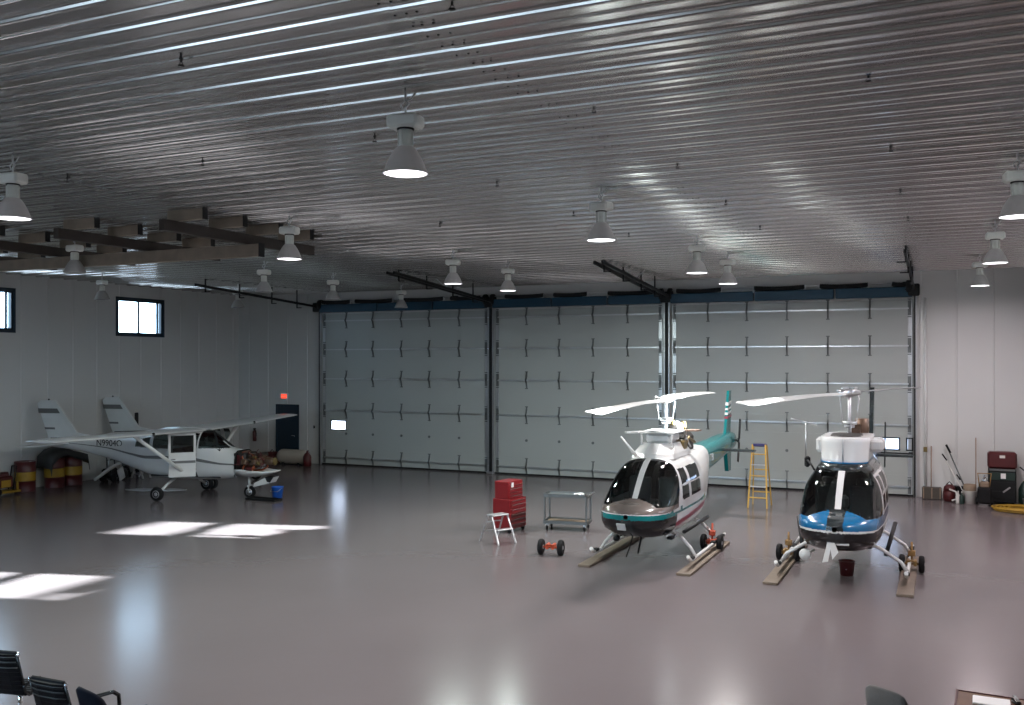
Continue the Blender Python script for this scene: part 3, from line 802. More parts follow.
    hb.tube([(-.55*ca,my-.55*sa,hubz),(-.2*ca,my-.2*sa,hubz+.01),(.2*ca,my+.2*sa,hubz+.01),(.55*ca,my+.55*sa,hubz)],[.05,.08,.08,.05],12)
    hb.tube([(.10*sa,my-.10*ca,hubz+.0),(.2*sa,my-.2*ca,hubz+.05),(.2*sa+.1*ca,my-.2*ca+.1*sa,hubz+.05)],.02,6)
    if not L: hb.box((0,my,hubz+.10),(.05,.34,.04),(0,0,.8)).box((0,my,hubz+.10),(.05,.34,.04),(0,0,-.8))
    hb.build('rotor_hub','galv' if not L else 'white_soft',root)
    for sgn in (1,-1):
        b = MB(); secs = []
        if L: TW = (.1,.08,.03,.10,.16,.16) if sgn > 0 else (-.1,-.26,-.22,-.14,-.12,-.12)
        else: TW = (.1,.05,.07,.16,.16,.16) if sgn > 0 else (.1,.14,.12,.10,.08,.08)
        for (r_, ch, dz), tw in zip(((.45,.14,0),(.75,.28,0),(2.5,.28,.01),(4.2,.28,-.005),(5.0,.28,-.02),(5.08,.18,-.02)), TW):
            o_ = foil(ch, ch*.12)
            # local frame: span along blade, chord perpendicular
            sx, sy = ca*sgn, sa*sgn; px_, py_ = -sy, sx
            sec = []
            for (c_, h_) in o_:
                d_ = c_-ch*.25
                sec.append((sx*r_+px_*d_, my+sy*r_+py_*d_, hubz+.01+dz+h_-math.sin(tw)*d_))
            secs.append(sec)
        b.sections(secs, smooth=False)
        b.build('rotor_blade','blade_white' if (L or sgn == 1) else 'stripe_shaded_blade',root)  # far blade's dark sheen and underside are put into its colour as grey
    # --- tail
    if L:
        MB().prism([(8.15,1.72),(8.62,3.0),(8.86,3.0),(8.75,1.75)],'x',-.035,.035).prism([(8.2,1.68),(8.45,.92),(8.74,.92),(8.80,1.70)],'x',-.05,.05).build('vertical_fin','teal',root)
        for z0, z1, mname in ((2.62,2.70,'white_gloss'),(2.50,2.55,'white_gloss'),(2.38,2.44,'white_gloss'),(2.28,2.34,'maroon')):
            y0a = 8.15+(z0-1.72)/1.28*.47
            MB().prism([(y0a-.004,z0),(y0a+(z1-z0)*.37-.004,z1),(8.86,z1+.04),(8.85,z0+.04)],'x',-.04,.04).build('fin_stripe',mname,root)
    else:
        MB().prism([(8.15,1.72),(8.62,3.12),(8.86,3.12),(8.75,1.75)],'x',-.05,.05).prism([(8.2,1.68),(8.45,.9),(8.72,.9),(8.78,1.70)],'x',-.035,.035).build('vertical_fin','dark_body',root)
    sb = MB()
    for s_ in (-1,1):
        sb.sections([[(s_*.12, 6.75+c_, 1.60+h_) for c_, h_ in foil(.42,.09)],[(s_*1.0, 6.78+c_, 1.60+h_) for c_, h_ in foil(.36,.07)]], smooth=False)
    sb.build('horizontal_stabiliser','dark_body',root)
    tr = MB().cyl((.06,8.55,1.72),(.30,8.55,1.72),.03,8).lathe([(.05,-.03),(.06,0),(.05,.03)],(.28,8.55,1.72),'x',12)
    tr.build('tail_rotor_gearbox','dark_body',root)
    for s_ in (1,-1):
        q_ = .25; MB().box((.30,8.55+.30*s_*math.sin(q_),1.72+.30*s_*math.cos(q_)),(.03,.13,.52),(-q_,0,0),bev=.008).build('tail_rotor_blade','black_steel',root)
    # --- skids
    gx = .93 if L else 1.06
    mt = 'white_gloss'
    for s_ in (-1,1):
        MB().tube([(s_*gx,.78,.22),(s_*gx,.86,.16),(s_*gx,.98,.125),(s_*gx,1.2,.11),(s_*gx,3.75,.11),(s_*gx,3.85,.13)],.034,10).build('skid_tube',mt if L else 'white_soft',root)
        MB().box((s_*gx,1.05,.15),(.10,.16,.05),bev=.015).box((s_*gx,3.2,.14),(.09,1.0,.04),bev=.01).build('skid_shoe','black_rubber',root)
        # step bar
        MB().tube([(s_*(gx-.17),1.15,.60),(s_*(gx-.17),3.05,.60)] if L else [(s_*(gx-.36),1.55,.34),(s_*(gx-.22),2.0,.86)],.038,8).build('step_bar','black_steel',root)
    for yy in (1.35,3.05):
        zc = .14
        pts = [(-gx,yy,.12),(-gx+.10,yy,.28),(-.62,yy,.50),(-.40,yy,.57),(0,yy,.58),(.40,yy,.57),(.62,yy,.50),(gx-.10,yy,.28),(gx,yy,.12)]
        MB().tube(pts,.032,10).build('cross_tube',mt,root)
    MB().box((0,1.35,.50),(.7,.12,.06),bev=.02).box((0,3.05,.50),(.7,.12,.06),bev=.02).build('belly_fitting','galv',root)
    if L:
        MB().box((-.10,.06,.80),(.16,.02,.15),(.55,0,0),bev=.005).build('white_placard','white_soft',root)
        MB().lathe([(.0,-.02),(.05,-.02),(.07,.05),(.06,.09)],(-.50,.95,.42),'y',14).tube([(-.5,1.0,.42),(-.35,1.15,.5)],.015,6).build('landing_light','black_steel',root)
        MB().tube([(-.1,.75,.52),(-.15,.7,.30),(-.2,.66,.14)],.012,6).tube([(.02,.9,.5),(-.08,1.0,.16)],.02,6).build('belly_antenna','black_steel',root)
        MB().box((.55,1.0,.50),(.12,.20,.05),bev=.02).tube([(.55,1.0,.5),(.55,1.3,.5)],.02,6).build('belly_camera_mount','black_steel',root)
        text('registration','N1TB',.24,'white_gloss',root,(.30,5.25,1.57),(PI/2,0,PI/2-.07))
    else:
        MB().lathe([(.0,-.03),(.09,-.03),(.10,0),(.07,.10),(.03,.12)],(-.52,.45,.46),'y',18).tube([(-.52,.55,.46),(-.4,.7,.5)],.02,6).build('landing_light','white_soft',root)
        m_ = MB().prism([(-.20,.42),(-.10,.84),(-.03,.84),(.05,.60),(-.04,.48),(-.07,.66),(-.11,.44)],'y',.10,.14); m_.build('tow_bracket','white_soft',root)
        MB().box((.12,.16,.80),(.20,.04,.18),(-.5,0,0),bev=.01).build('white_placard','white_soft',root)

lh = thing('helicopter', (-5.18, 16.02, .055), 'white and teal helicopter with skids on wooden boards, left of the two', 'helicopter')
helicopter(lh, 'teal')
rh = thing('helicopter', (-1.68, 16.25, .055), 'dark nosed blue and white helicopter with a tall white roof box', 'helicopter')
helicopter(rh, 'blue')

# boards beneath the skids
def board(x, y0, y1, w, label):
    o = MB().box((x,(y0+y1)/2,.0225),(w,y1-y0,.045),bev=.006).build('wooden_board','ply'); tag(o, label, 'board', 'boards under the helicopter skids'); return o
board(-6.11, 16.40, 19.9, .24, 'brown board under the left skid of the white and teal helicopter')
board(-4.25, 16.45, 19.8, .26, 'brown board under the right skid of the white and teal helicopter')
board(-2.74, 16.42, 20.3, .25, 'brown board under the left skid of the blue and white helicopter')
board(-.62, 16.48, 19.8, .26, 'brown board under the right skid of the blue and white helicopter')

# ground handling wheels
def dolly(loc, rz, frame, label, group, post=False, tr=.155, hs=.20):
    if post: hs = .165
    t = thing('ground_handling_wheels', loc, label, 'wheels', group, rz)
    for s_ in (-1,1):
        w = wheel_mb((s_*hs,0,tr), tr, .10).build('tyre','black_rubber',t)
        hub_mb((s_*hs,0,tr), tr, .10).build('wheel_rim','alu',t)
    MB().cyl((-.18,0,tr),(.18,0,tr),.022,8).box((-.06,0,tr+.02),(.05,.22,.10),bev=.01).box((.06,0,tr+.02),(.05,.22,.10),bev=.01).tube([(-.06,-.10,tr+.05),(0,-.14,tr+.08),(.06,-.10,tr+.05)],.018,6).build('axle_frame',frame,t)
    if post: MB().cyl((0,.05,tr),(0,.05,tr+.38),.02,8).box((0,.05,tr+.18),(.12,.10,.10),bev=.01).build('jack_post',frame,t)
    return t
dolly((-7.08,17.16,0), .12, 'orange_red', 'loose pair of red framed wheels standing on the open floor', 'ground handling wheels')
dolly((-4.32,19.0,0.0), 0, 'orange_red', 'red framed wheels on the right skid of the white and teal helicopter', 'ground handling wheels', True)
dolly((-.58,18.5,0.0), 0, 'orange_gold', 'gold framed wheels on the right skid of the blue helicopter', 'ground handling wheels', True)
dolly((-2.76,18.6,0.0), 0, 'orange_gold', 'gold framed wheels on the left skid of the blue helicopter', 'ground handling wheels', True)
t = thing('fuel_bucket', (-1.62, 17.75, 0), 'dark red bucket on the floor under the blue and white helicopter', 'bucket')
MB().lathe([(.11,0),(.14,.25),(.145,.26),(.12,.26),(.10,.03)],cap=True).build('pail','red_dark',t)
MB().tube([(-.14,0,.24),(0,-.13,.12),(.14,0,.24)],.006,6).build('handle','galv',t)

# ------------------------------------------------------------------ single-engine aeroplane
CST = [(1.15,.58,.92,1.34,.46),(1.5,.53,.92,1.42,.50),(1.75,.51,.93,1.58,.52),(2.1,.49,.95,1.82,.535),(2.35,.48,.97,1.93,.54),(2.9,.47,.98,1.96,.54),
 (3.4,.49,1.0,1.95,.52),(3.9,.55,1.0,1.86,.47),(4.5,.72,1.10,1.70,.37),(5.4,.98,1.28,1.62,.26),(6.6,1.20,1.38,1.57,.15),(7.7,1.31,1.42,1.52,.06),(7.85,1.34,1.42,1.49,.03)]
ZY = [a[0] for a in CST]; _f = dense(1.15, 7.84, .05); _p = interp_st(CST, _f); ZY = _f; ZM = list(_p[:,1]); ZT = list(_p[:,2])
def cabin_cls(door_open):
    def cls(x, y, z):
        ax = abs(x)
        if door_open and x < -.3 and 2.28 < y < 3.02 and .60 < z < 1.80: return None
        zs = 1.40
        if 1.46 < y < 2.22 and z > zs+ .0 and z < 1.90:
            if ax < .02: return 'windshield_post'
            return 'windshield'
        if ax > .28 and 1.36 < z < 1.76:
            if 2.32 < y < 3.0: return 'door_window#'+('L' if x < 0 else 'R')
            if 3.12 < y < 3.72: return 'rear_side_window#'+('L' if x < 0 else 'R')
        if ax > .15 and 3.84 < y < 4.35 and 1.38 < z < 1.70-.35*(y-3.84): return 'rear_window#'+('L' if x < 0 else 'R')
        zm_ = float(np.interp(y, ZY, ZM)); zt_ = float(np.interp(y, ZY, ZT))
        if .055 < (z-zm_)/(zt_-zm_) < .165: return 'side_stripe'
        return 'fuselage_shell'
    return cls
def aeroplane(root, full=True):
    st_ = CST if full else [(a,b,c,min(d,1.83),e) for a,b,c,d,e in CST]
    mats = {'fuselage_shell':'white_gloss','side_stripe':'stripe_shaded_blade','windshield':'glass','windshield_post':'white_gloss'}
    for k in ('door_window','rear_side_window','rear_window'):
        for s_ in 'LR': mats[k+'#'+s_] = 'glass'
    ys = dense(1.15 if full else 3.5,4.6,.04)+dense(4.6,7.8,.15)+[7.8,7.85]
    loft_parts(st_, ys, 200, cabin_cls(full), root, mats, 2.7)
    # bulkhead (firewall) and cabin floor
    if full: MB().box((0,1.17,.95),(.80,.03,.66),bev=.01).build('firewall','interior',root)
    MB().box((0,2.7 if full else 4.2,.60 if full else .78),(.85 if full else .5,2.2 if full else 1.2,.04)).build('cabin_floor','interior',root)
    for sx in (-.24,.24) if full else ():
        MB().box((sx,2.75,.80),(.40,.42,.12),bev=.03).box((sx,3.02,1.10),(.40,.11,.55),(-.15,0,0),bev=.03).build('cabin_seat','red_dark' if full else 'seat_cloth',root)
    if full: MB().prism([(1.6,1.0),(1.95,1.05),(1.95,1.38),(1.6,1.38)],'x',-.42,.42).build('instrument_panel','interior',root)
    # tail
    MB().prism([(5.6,1.56),(6.6,1.72),(7.35,2.66),(7.86,2.66),(7.98,2.55),(7.55,1.46),(6.6,1.46)],'x',-.035,.035).build('vertical_fin','white_soft',root)
    MB().prism([(7.18,2.28),(7.28,2.42),(7.95,2.42),(7.93,2.28)],'x',-.042,.042).build('fin_stripe','stripe_shaded_blade',root)
    MB().prism([(7.35,1.80),(7.36,1.86),(7.72,1.86),(7.70,1.80)],'x',-.040,.040).prism([(6.0,1.575),(6.0,1.62),(7.5,1.56),(7.5,1.50)],'x',-.045,.045).build('fin_trim_line','stripe_shaded_blade',root)
    st = MB()
    for s_ in (-1,1): st.sections([[(s_*.05,6.75+c_,1.40+h_) for c_,h_ in foil(.95,.07)],[(s_*1.35,6.95+c_,1.40+h_) for c_,h_ in foil(.65,.05)]],smooth=False)
    st.build('tailplane','white_soft',root)
    MB().lathe([(.02,0),(.03,.02),(.015,.05)],(0,7.6,2.66),'z',10).build('beacon','black_steel',root)
    for s_ in (-1,1):
        MB().tube([(s_*.40,3.02,.55),(s_*.75,3.05,.40),(s_*1.12,3.05,.20)],[.045,.04,.03],10).build('main_gear_leg','white_soft',root)
        wheel_mb((s_*1.20,3.05,.19),.19,.14).build('tyre','black_rubber',root)
        hub_mb((s_*1.20,3.05,.19),.19,.15).build('wheel_rim','alu',root)
    if not full: return
    # engine
    e = MB().box((0,.78,1.02),(.42,.62,.26),bev=.06)
    for s_ in (-1,1):
        for yy in (.58,.88):
            for k in range(7): e.lathe([(.085,0),(.095,.008),(.085,.016)],(s_*(.20+.026*k)-(0 if s_ > 0 else .016),yy,1.04),'x',14)
            e.box((s_*.40,yy,1.04),(.05,.15,.15),bev=.02)
    e.box((0,.30,1.04),(.20,.30,.20),bev=.05).box((0,1.02,1.20),(.30,.18,.22),bev=.03)
    e.box((0,.72,1.20),(.34,.5,.10),bev=.03)
    e.build('engine_block','engine_brown',root)
    MB().box((0,.98,1.10),(.74,.24,.36),bev=.05).box((0,.55,1.22),(.5,.16,.12),bev=.03).build('dark_backing','engine_black',root)  # black boxes added as the dark background among the engine parts
    wr = MB(); rn = random.Random(3)
    for k in range(26):
        p = Vector((rn.uniform(-.45,-.15),rn.uniform(.3,1.1),rn.uniform(.85,1.28))); q = p+Vector((rn.uniform(-.06,.10),rn.uniform(-.2,.2),rn.uniform(-.15,.15)))
        wr.tube([p,(p+q)/2+Vector((-.04,0,.03)),q],.012,6)
    wr.build('ignition_wiring','red_dark',root)
    x_ = MB()
    for s_ in (-1,1):
        for yy in (.58,.88): x_.tube([(s_*.36,yy,.96),(s_*.42,yy+.02,.84),(s_*.30,yy+.12,.76),(s_*.2,1.0,.74)],.025,8)
    x_.tube([(-.40,.5,1.14),(-.30,.7,1.26),(-.1,.9,1.28)],.018,6).tube([(-.42,.9,1.14),(-.25,1.0,1.30),(.1,1.0,1.30)],.018,6)
    x_.build('exhaust_tubes','copper',root)
    MB().box((-.32,1.05,1.10),(.12,.12,.26),bev=.02).box((-.40,.70,.86),(.10,.20,.10),bev=.02).build('magneto_box','red_dark',root)
    MB().lathe([(.05,0),(.055,.04),(.05,.08)],(-.36,.42,1.02),'y',12).box((-.38,.55,1.19),(.08,.10,.06),bev=.01).lathe([(.10,0),(.11,.03),(.08,.05)],(0,.12,1.04),'y',16).build('brass_fittings','brass',root)
    MB().tube([(-.43,1.12,.80),(-.44,1.12,1.25),(-.30,1.12,1.33),(.30,1.12,1.33),(.44,1.12,1.25),(.43,1.12,.80)],.02,6).tube([(-.35,1.12,.85),(-.30,.5,.92)],.018,6).tube([(.35,1.12,.85),(.30,.5,.92)],.018,6).tube([(-.35,1.12,1.25),(-.30,.6,1.0)],.018,6).tube([(.35,1.12,1.25),(.30,.6,1.0)],.018,6).build('engine_mount','black_steel',root)
    # lower cowl with a beak
    secs = []
    for y, zb, zt, w in ((1.16,.585,.84,.46),(.9,.59,.83,.45),(.6,.61,.80,.42),(.35,.66,.78,.34),(.15,.72,.79,.20),(-.02,.79,.81,.04)):
        sec = []
        for k in range(13):
            a = PI+PI*k/12; sec.append((w*math.cos(a), y, zt+(zt-zb)*math.sin(a)))
        for k in range(13):
            a = 2*PI-PI*k/12; sec.append((w*.93*math.cos(a), y+.005, zt+(zt-zb)*.9*math.sin(a)+.004))
        secs.append(sec)
    MB().sections(secs).build('lower_cowl','white_gloss',root)
    # nose gear
    MB().tube([(0,.95,.62),(0,.92,.30)],.035,8).tube([(-.08,.92,.34),(-.08,.92,.17)],.018,6).tube([(.08,.92,.34),(.08,.92,.17)],.018,6).box((0,.92,.34),(.2,.06,.05)).build('nose_gear_leg','white_soft',root)
    wheel_mb((0,.92,.17),.17,.12).build('tyre','black_rubber',root)
    hub_mb((0,.92,.17),.17,.13).build('wheel_rim','alu',root)
    MB().prism([(.70,.44),(.72,.33),(.20,.46),(.10,.62),(.30,.62)],'x',-.17,.17).build('hanging_cowl_flap','white_gloss',root)
    MB().prism([(.10,.62),(.20,.47),(.30,.49),(.36,.62)],'x',-.173,.173).build('cowl_flap_duct','black_rubber',root)
    # wing, struts
    w_ = MB()
    for s_ in (-1,1):
        secs = []
        for sp, ch, dz, off in ((.0,1.5,1.86,2.2),(2.6,1.5,1.92,2.2),(5.3,1.12,1.98,2.33),(5.62,1.0,1.99,2.38),(5.70,.7,1.985,2.5)):
            secs.append([(s_*sp, off+c_, dz+h_) for c_,h_ in foil(ch,.115 if sp < 5.5 else .07)])
        w_.sections(secs, smooth=False)
    w_.build('wing','white_gloss',root)
    for s_ in (-1,1):
        MB().tube([(s_*.50,2.55,.64),(s_*2.55,2.80,1.90)],[.05,.05],8).build('wing_strut','white_soft',root)
        MB().lathe([(.045,0),(.05,.03),(.03,.05)],(s_*2.5,2.21,1.93),'y',12).build('landing_light','black_gloss',root)
        MB().lathe([(.02,0),(.03,.05),(.01,.1)],(s_*5.68,2.75,2.0),'x',8).build('wing_tip_light','black_steel',root)
    # open cabin door, hinged at its front edge on the near side
    dr = bpy.data.objects.new('cabin_door', None); COL.objects.link(dr); dr.parent = root
    dr.location = (-.54,2.28,.62); dr.rotation_euler = (0,0,math.radians(40))
    # local: +y aft along the door
    m_ = MB().box((0,.36,.34),(.04,.72,.68),bev=.015).box((0,.03,.94),(.04,.06,.54)).box((0,.69,.92),(.04,.06,.50)).box((0,.36,1.18),(.04,.72,.06))
    m_.build('door_skin','white_gloss',dr)
    MB().box((0,.36,.92),(.01,.62,.48)).build('door_window','glass',dr)
    MB().box((-.025,.36,.42),(.008,.70,.07)).build('door_stripe','stripe_shaded_blade',dr)
    MB().box((-.03,.60,.50),(.02,.12,.03),bev=.005).build('door_handle','chrome',dr)
    text('registration','N9904Q',.26,'black_steel',root,(-.27,5.3,1.45),(PI/2,0,-PI/2-.08))

phi = math.radians(100)
def place_plane(cx_, cy_, ph): # world point under local (0,2.9)
    off = Matrix.Rotation(ph, 3, 'Z') @ Vector((0,2.9,0)); return (cx_-off.x, cy_-off.y, 0)
ap = thing('light_aeroplane', place_plane(-19.65,20.5,phi), 'white high wing aeroplane with open cabin door and uncovered engine', 'aeroplane', rz=phi)
aeroplane(ap)
a2 = thing('light_aeroplane', place_plane(-19.95,23.0,math.radians(98)), 'wingless white aeroplane parked behind the high wing one, only tail and roof showing', 'aeroplane', rz=math.radians(98))
aeroplane(a2, False)

# ------------------------------------------------------------------ things on the open floor
# red tool chest (roller cabinet with top chest)
t = thing('tool_chest', (-8.95, 19.25, 0), 'bright red rolling tool chest beside the aluminium step stool', 'tool chest', rz=math.radians(82))
MB().box((0,0,.42),(.68,.46,.66),bev=.01).build('cabinet_body','red',t)
MB().box((0,.02,.93),(.60,.36,.36),bev=.01).box((0,.03,1.12),(.60,.36,.03),bev=.01).build('top_chest','red',t)
for z in (.16,.27,.38,.49,.60,.69):
    f = MB().box((0,-.238,z),(.60,.02,.085),bev=.006).build('drawer','red' if z > .45 else 'red_dark',t)
    h = MB().box((0,-.255,z+.025),(.56,.015,.014)).build('drawer_pull','chrome',f,(0,0,0))
for z in (.79,.87,.95,1.03):
    f = MB().box((0,-.168,z),(.54,.02,.065),bev=.005).build('drawer','red',t)
    h = MB().box((0,-.183,z+.02),(.5,.012,.012)).build('drawer_pull','chrome',f,(0,0,0))
for sx in (-.28,.28):
    for sy in (-.18,.18): 
        wheel_mb((sx,sy,.05),.05,.03).build('caster','black_rubber',t)
        MB().box((sx,sy,.085),(.05,.06,.02)).build('caster_plate','galv',t)
MB().tube([(.36,-.2,.70),(.42,-.2,.70),(.42,.2,.70),(.36,.2,.70)],.012,6).build('push_handle','chrome',t)
MB().box((-.17,-.19,1.06),(.08,.01,.10)).build('sticker','paper',t)

# aluminium step stool
t = thing('step_stool', (-8.62, 17.95, 0), 'silver aluminium folding step stool in front of the red tool chest', 'step stool', rz=math.radians(62))
for sx in (-.20,.20):
    MB().tube([(sx*1.12,-.34,.0),(sx,-.07,.56)],.022,6,smooth=False).build('front_rail','alu',t)
    MB().tube([(sx*1.12,.34,.0),(sx,.07,.56)],.018,6,smooth=False).build('rear_rail','alu',t)
MB().box((0,0,.575),(.42,.26,.03),bev=.01).build('top_step','alu',t)
MB().box((0,-.22,.29),(.40,.13,.03),bev=.008).build('lower_step','alu',t)
MB().box((0,.235,.22),(.42,.015,.02)).box((0,.14,.42),(.40,.015,.02)).build('rear_brace','alu',t)

# service cart
t = thing('service_cart', (-7.82, 19.95, 0), 'grey two shelf service cart between the red tool chest and teal helicopter', 'cart', rz=math.radians(8))
for z, m_ in ((.77,'galv_dark'),(.17,'ply')):
    f = MB()
    f.box((0,0,z),(.98,.5,.02)).box((0,-.25,z+.02),(1.0,.02,.07)).box((0,.25,z+.02),(1.0,.02,.07)).box((-.5,0,z+.02),(.02,.5,.07)).box((.5,0,z+.02),(.02,.5,.07))
    f.build('shelf', 'galv_dark', t)
    MB().box((0,0,z+.016),(.94,.46,.010)).build('shelf_liner','cardboard' if z < .5 else 'galv',t)
for sx in (-.48,.48):
    for sy in (-.23,.23):
        MB().box((sx,sy,.47),(.035,.035,.66)).build('leg','galv_dark',t)
        wheel_mb((sx*.9,sy*.9,.06),.06,.035).build('caster','black_rubber',t)
        MB().box((sx*.9,sy*.9,.12),(.05,.05,.05)).build('caster_fork','galv',t)
MB().tube([(.5,-.2,.80),(.58,-.2,.84),(.58,.2,.84),(.5,.2,.80)],.014,6).build('push_handle','galv',t)
o = MB().box((0,0,.012),(.22,.16,.024),(0,0,.3),bev=.008).box((.03,.0,.03),(.14,.10,.02),(0,0,.7),bev=.008).build('folded_rag','paper',None,(-7.56,19.98,.797)); tag(o,'crumpled white rag lying on the top shelf of the cart','rag')
o = MB().tube([(-.12,0,.02),(0,.05,.02),(.12,.02,.02),(.16,-.06,.02)],.018,6).box((.13,.03,.03),(.06,.08,.05),bev=.01).build('hand_tool','chrome',None,(-7.46,19.78,.797)); tag(o,'shiny hand tool on the top shelf of the cart beside the rag','tool')

# yellow step ladder
t = thing('step_ladder', (-4.47, 25.2, 0), 'yellow step ladder with a dark blue top cap by the right hangar door', 'ladder')
t.scale = (.76, .9, 1)
Hh = 1.62
for s_ in (-1,1):
    MB().box((s_*.27,-.24,Hh/2),(.05,.03,Hh+.06),(-.29/2*1.0,-s_*.062,0),bev=.005).build('front_rail','yellow',t)
    MB().box((s_*.27,.26,Hh/2),(.04,.025,Hh+.04),(.155*2/1.6,-s_*.062,0),bev=.005).build('rear_rail','yellow',t)
for k in range(5):
    z = .27+k*.28; w = .60-.20*z/1.6; y_ = -.46+.36*z/1.6+.0
    MB().box((0,-.24-.13+.29/2*2*(z/Hh)*.83,z),(w,.08,.025),bev=.004).build('step','alu' if k % 2 else 'yellow',t)
for z in (.35,.95): MB().box((0,.26+.16-.24*(z/Hh),z),(.58-.2*z/1.6,.02,.03)).build('rear_brace','yellow',t)
MB().box((0,0,Hh),(.44,.22,.07),bev=.015).build('top_cap','purple',t)

# blue bucket and black tray near the aeroplane nose
t = thing('bucket', (-16.88, 21.02, 0), 'bright blue bucket on the floor below the aeroplane nose', 'bucket')
MB().lathe([(.13,.0),(.165,.33),(.175,.34),(.15,.34),(.12,.02)]).build('pail','blue_plastic',t)
MB().tube([(-.17,0,.32),(-.12,-.16,.22),(.12,-.16,.22),(.17,0,.32)],.006,6).build('handle','galv',t)
t = thing('drip_tray', (-17.05, 20.65, 0), 'flat black tray on the floor between nose wheel and blue bucket', 'tray')
MB().box((0,0,.01),(1.0,.34,.02),bev=.004).build('tray_base','black_rubber',t)
MB().box((0,-.17,.035),(1.0,.02,.05)).box((0,.17,.035),(1.0,.02,.05)).box((-.5,0,.035),(.02,.34,.05)).box((.5,0,.035),(.02,.34,.05)).build('tray_rim','black_rubber',t)
t = thing('propeller', (-20.95, 20.6, 0), 'white and dark propeller lying on the floor behind the near wheel', 'propeller', rz=math.radians(24))
for s_ in (-1,1):
    m_ = MB(); secs = []
    for r_, c_, tw in ((.08,.07,.9),(.35,.15,.6),(.7,.13,.35),(.9,.06,.25)):
        secs.append([(s_*r_, (p[0]-c_/2)*math.cos(tw)-p[1]*math.sin(tw), .075+(p[0]-c_/2)*math.sin(tw)+p[1]*math.cos(tw)) for p in foil(c_,.03)])
    m_.sections(secs, smooth=False); m_.build('propeller_blade','white_soft' if s_ > 0 else 'alu',t)
MB().lathe([(.09,0),(.10,.06),(.08,.14),(.03,.16)],n=16).build('hub','black_steel',t)

# ------------------------------------------------------------------ gear along the left wall
def drum(loc, label, group=None):
    t = thing('oil_drum', loc, label, 'drum', group)
    MB().lathe([(.285,0),(.295,.01),(.285,.03),(.285,.30),(.295,.31),(.285,.32)],n=28,cap=True).lathe([(.285,.58),(.295,.59),(.285,.60),(.285,.86),(.295,.875),(.285,.885),(.265,.865)],n=28).build('drum_shell','red_dark',t)
    MB().lathe([(.286,.32),(.287,.34),(.287,.56),(.286,.58)],n=28,cap=False).build('painted_band','yellow_band',t)
    MB().lathe([(.03,.865),(.03,.885),(.0,.885)],(.16,.05,0),n=10).build('bung_cap','galv',t)
    return t
drum((-24.62,19.15,0), 'red drum with yellow band standing alone by the left wall')
drum((-24.62,20.15,0), 'red drum with yellow band, left one under the black tarp', 'oil drums under the black tarp')
drum((-24.62,20.80,0), 'red drum with yellow band, right one under the black tarp', 'oil drums under the black tarp')
m_ = MB(); secs = []
for y_, zt in ((19.78,.60),(19.82,.93),(20.05,1.12),(20.35,1.18),(20.75,1.02),(21.12,.93),(21.16,.66)):
    secs.append([(-24.98,y_,zt-.25),(-24.95,y_,zt+.02),(-24.62,y_,zt+.05),(-24.32,y_,zt),(-24.27,y_,zt-.22),(-24.29,y_,zt-.22),(-24.34,y_,zt-.02),(-24.62,y_,zt+.03),(-24.93,y_,zt),(-24.96,y_,zt-.25)])
o = m_.sections(secs).build('tarp','tarp'); tag(o,'black tarp draped over two red drums at the left wall','tarp')
t = thing('floor_machine', (-24.45,18.25,0), 'dark machine on a yellow frame cut off at the left edge', 'machine')
MB().box((0,0,.10),(.5,.9,.06),bev=.01).box((.22,.35,.22),(.04,.05,.3)).box((.22,-.35,.22),(.04,.05,.3)).build('base_frame','yellow_band',t)
MB().box((0,-.05,.38),(.40,.62,.34),bev=.05).lathe([(.12,0),(.13,.05),(.10,.14)],(0,.1,.52),'z',14).build('motor_block','red_dark',t)
MB().box((.21,.0,.34),(.02,.30,.20),bev=.006).build('yellow_cover','yellow_band',t)
MB().tube([(-.1,.3,.12),(-.1,.42,.80),(.1,.42,.80),(.1,.3,.12)],.02,6).build('handle','black_steel',t)
for s_ in (-1,1): wheel_mb((s_*.27,-.3,.12),.12,.06).build('wheel','black_rubber',t)

t = thing('aircraft_tug', (-24.2,21.9,0), 'white topped floor tug with a long handle by the left wall', 'tug', rz=.2)
MB().box((0,-.05,.27),(.34,.46,.30),bev=.06).build('motor_housing','black_steel',t)
MB().tube([(.1,-.9,.16),(.1,-.2,.42),(.1,.3,.55)],[.05,.06,.05],8).build('ramp_arm','white_soft',t)
m_ = MB().box((.22,.22,.22),(.05,.30,.40),(.35,0,0),bev=.03); m_.build('side_shield','white_soft',t)
m_ = MB()
for k in range(10):
    a0 = PI*k/10; a1 = PI*(k+1)/10
    m_.tube([(.1,.55+.28*math.cos(a0),.05+.36*math.sin(a0)),(.1,.55+.28*math.cos(a1),.05+.36*math.sin(a1))],.035,8)
m_.build('hose_arch','black_rubber',t)
MB().tube([(0,-.15,.3),(0,-.05,.95)],.018,6).lathe([(.05,-.015),(.08,0),(.05,.015)],(0,-.05,1.05),'x',14).build('tiller_handle','galv',t)
for s_ in (-1,1): wheel_mb((s_*.20,-.15,.13),.13,.06).build('wheel','black_rubber',t)
t = thing('hand_truck', (-24.75,22.45,0), 'grey leaning hand truck against the left wall behind the tug', 'hand truck')
MB().tube([(0,-.18,.05),(-.15,-.12,1.15),(-.17,0,1.25),(-.15,.12,1.15),(0,.18,.05)],.022,6).box((-.08,0,.6),(.02,.28,.04)).box((-.04,0,.3),(.02,.32,.04)).build('frame','galv_dark',t)
MB().box((.12,0,.015),(.26,.4,.02)).build('toe_plate','galv_dark',t)
for s_ in (-1,1): wheel_mb((-.05,s_*.22,.12),.12,.05,'y').build('wheel','black_rubber',t)
t = thing('sawhorse', (-24.0,22.95,0), 'pale A shaped stand by the left wall right of the tug', 'stand')
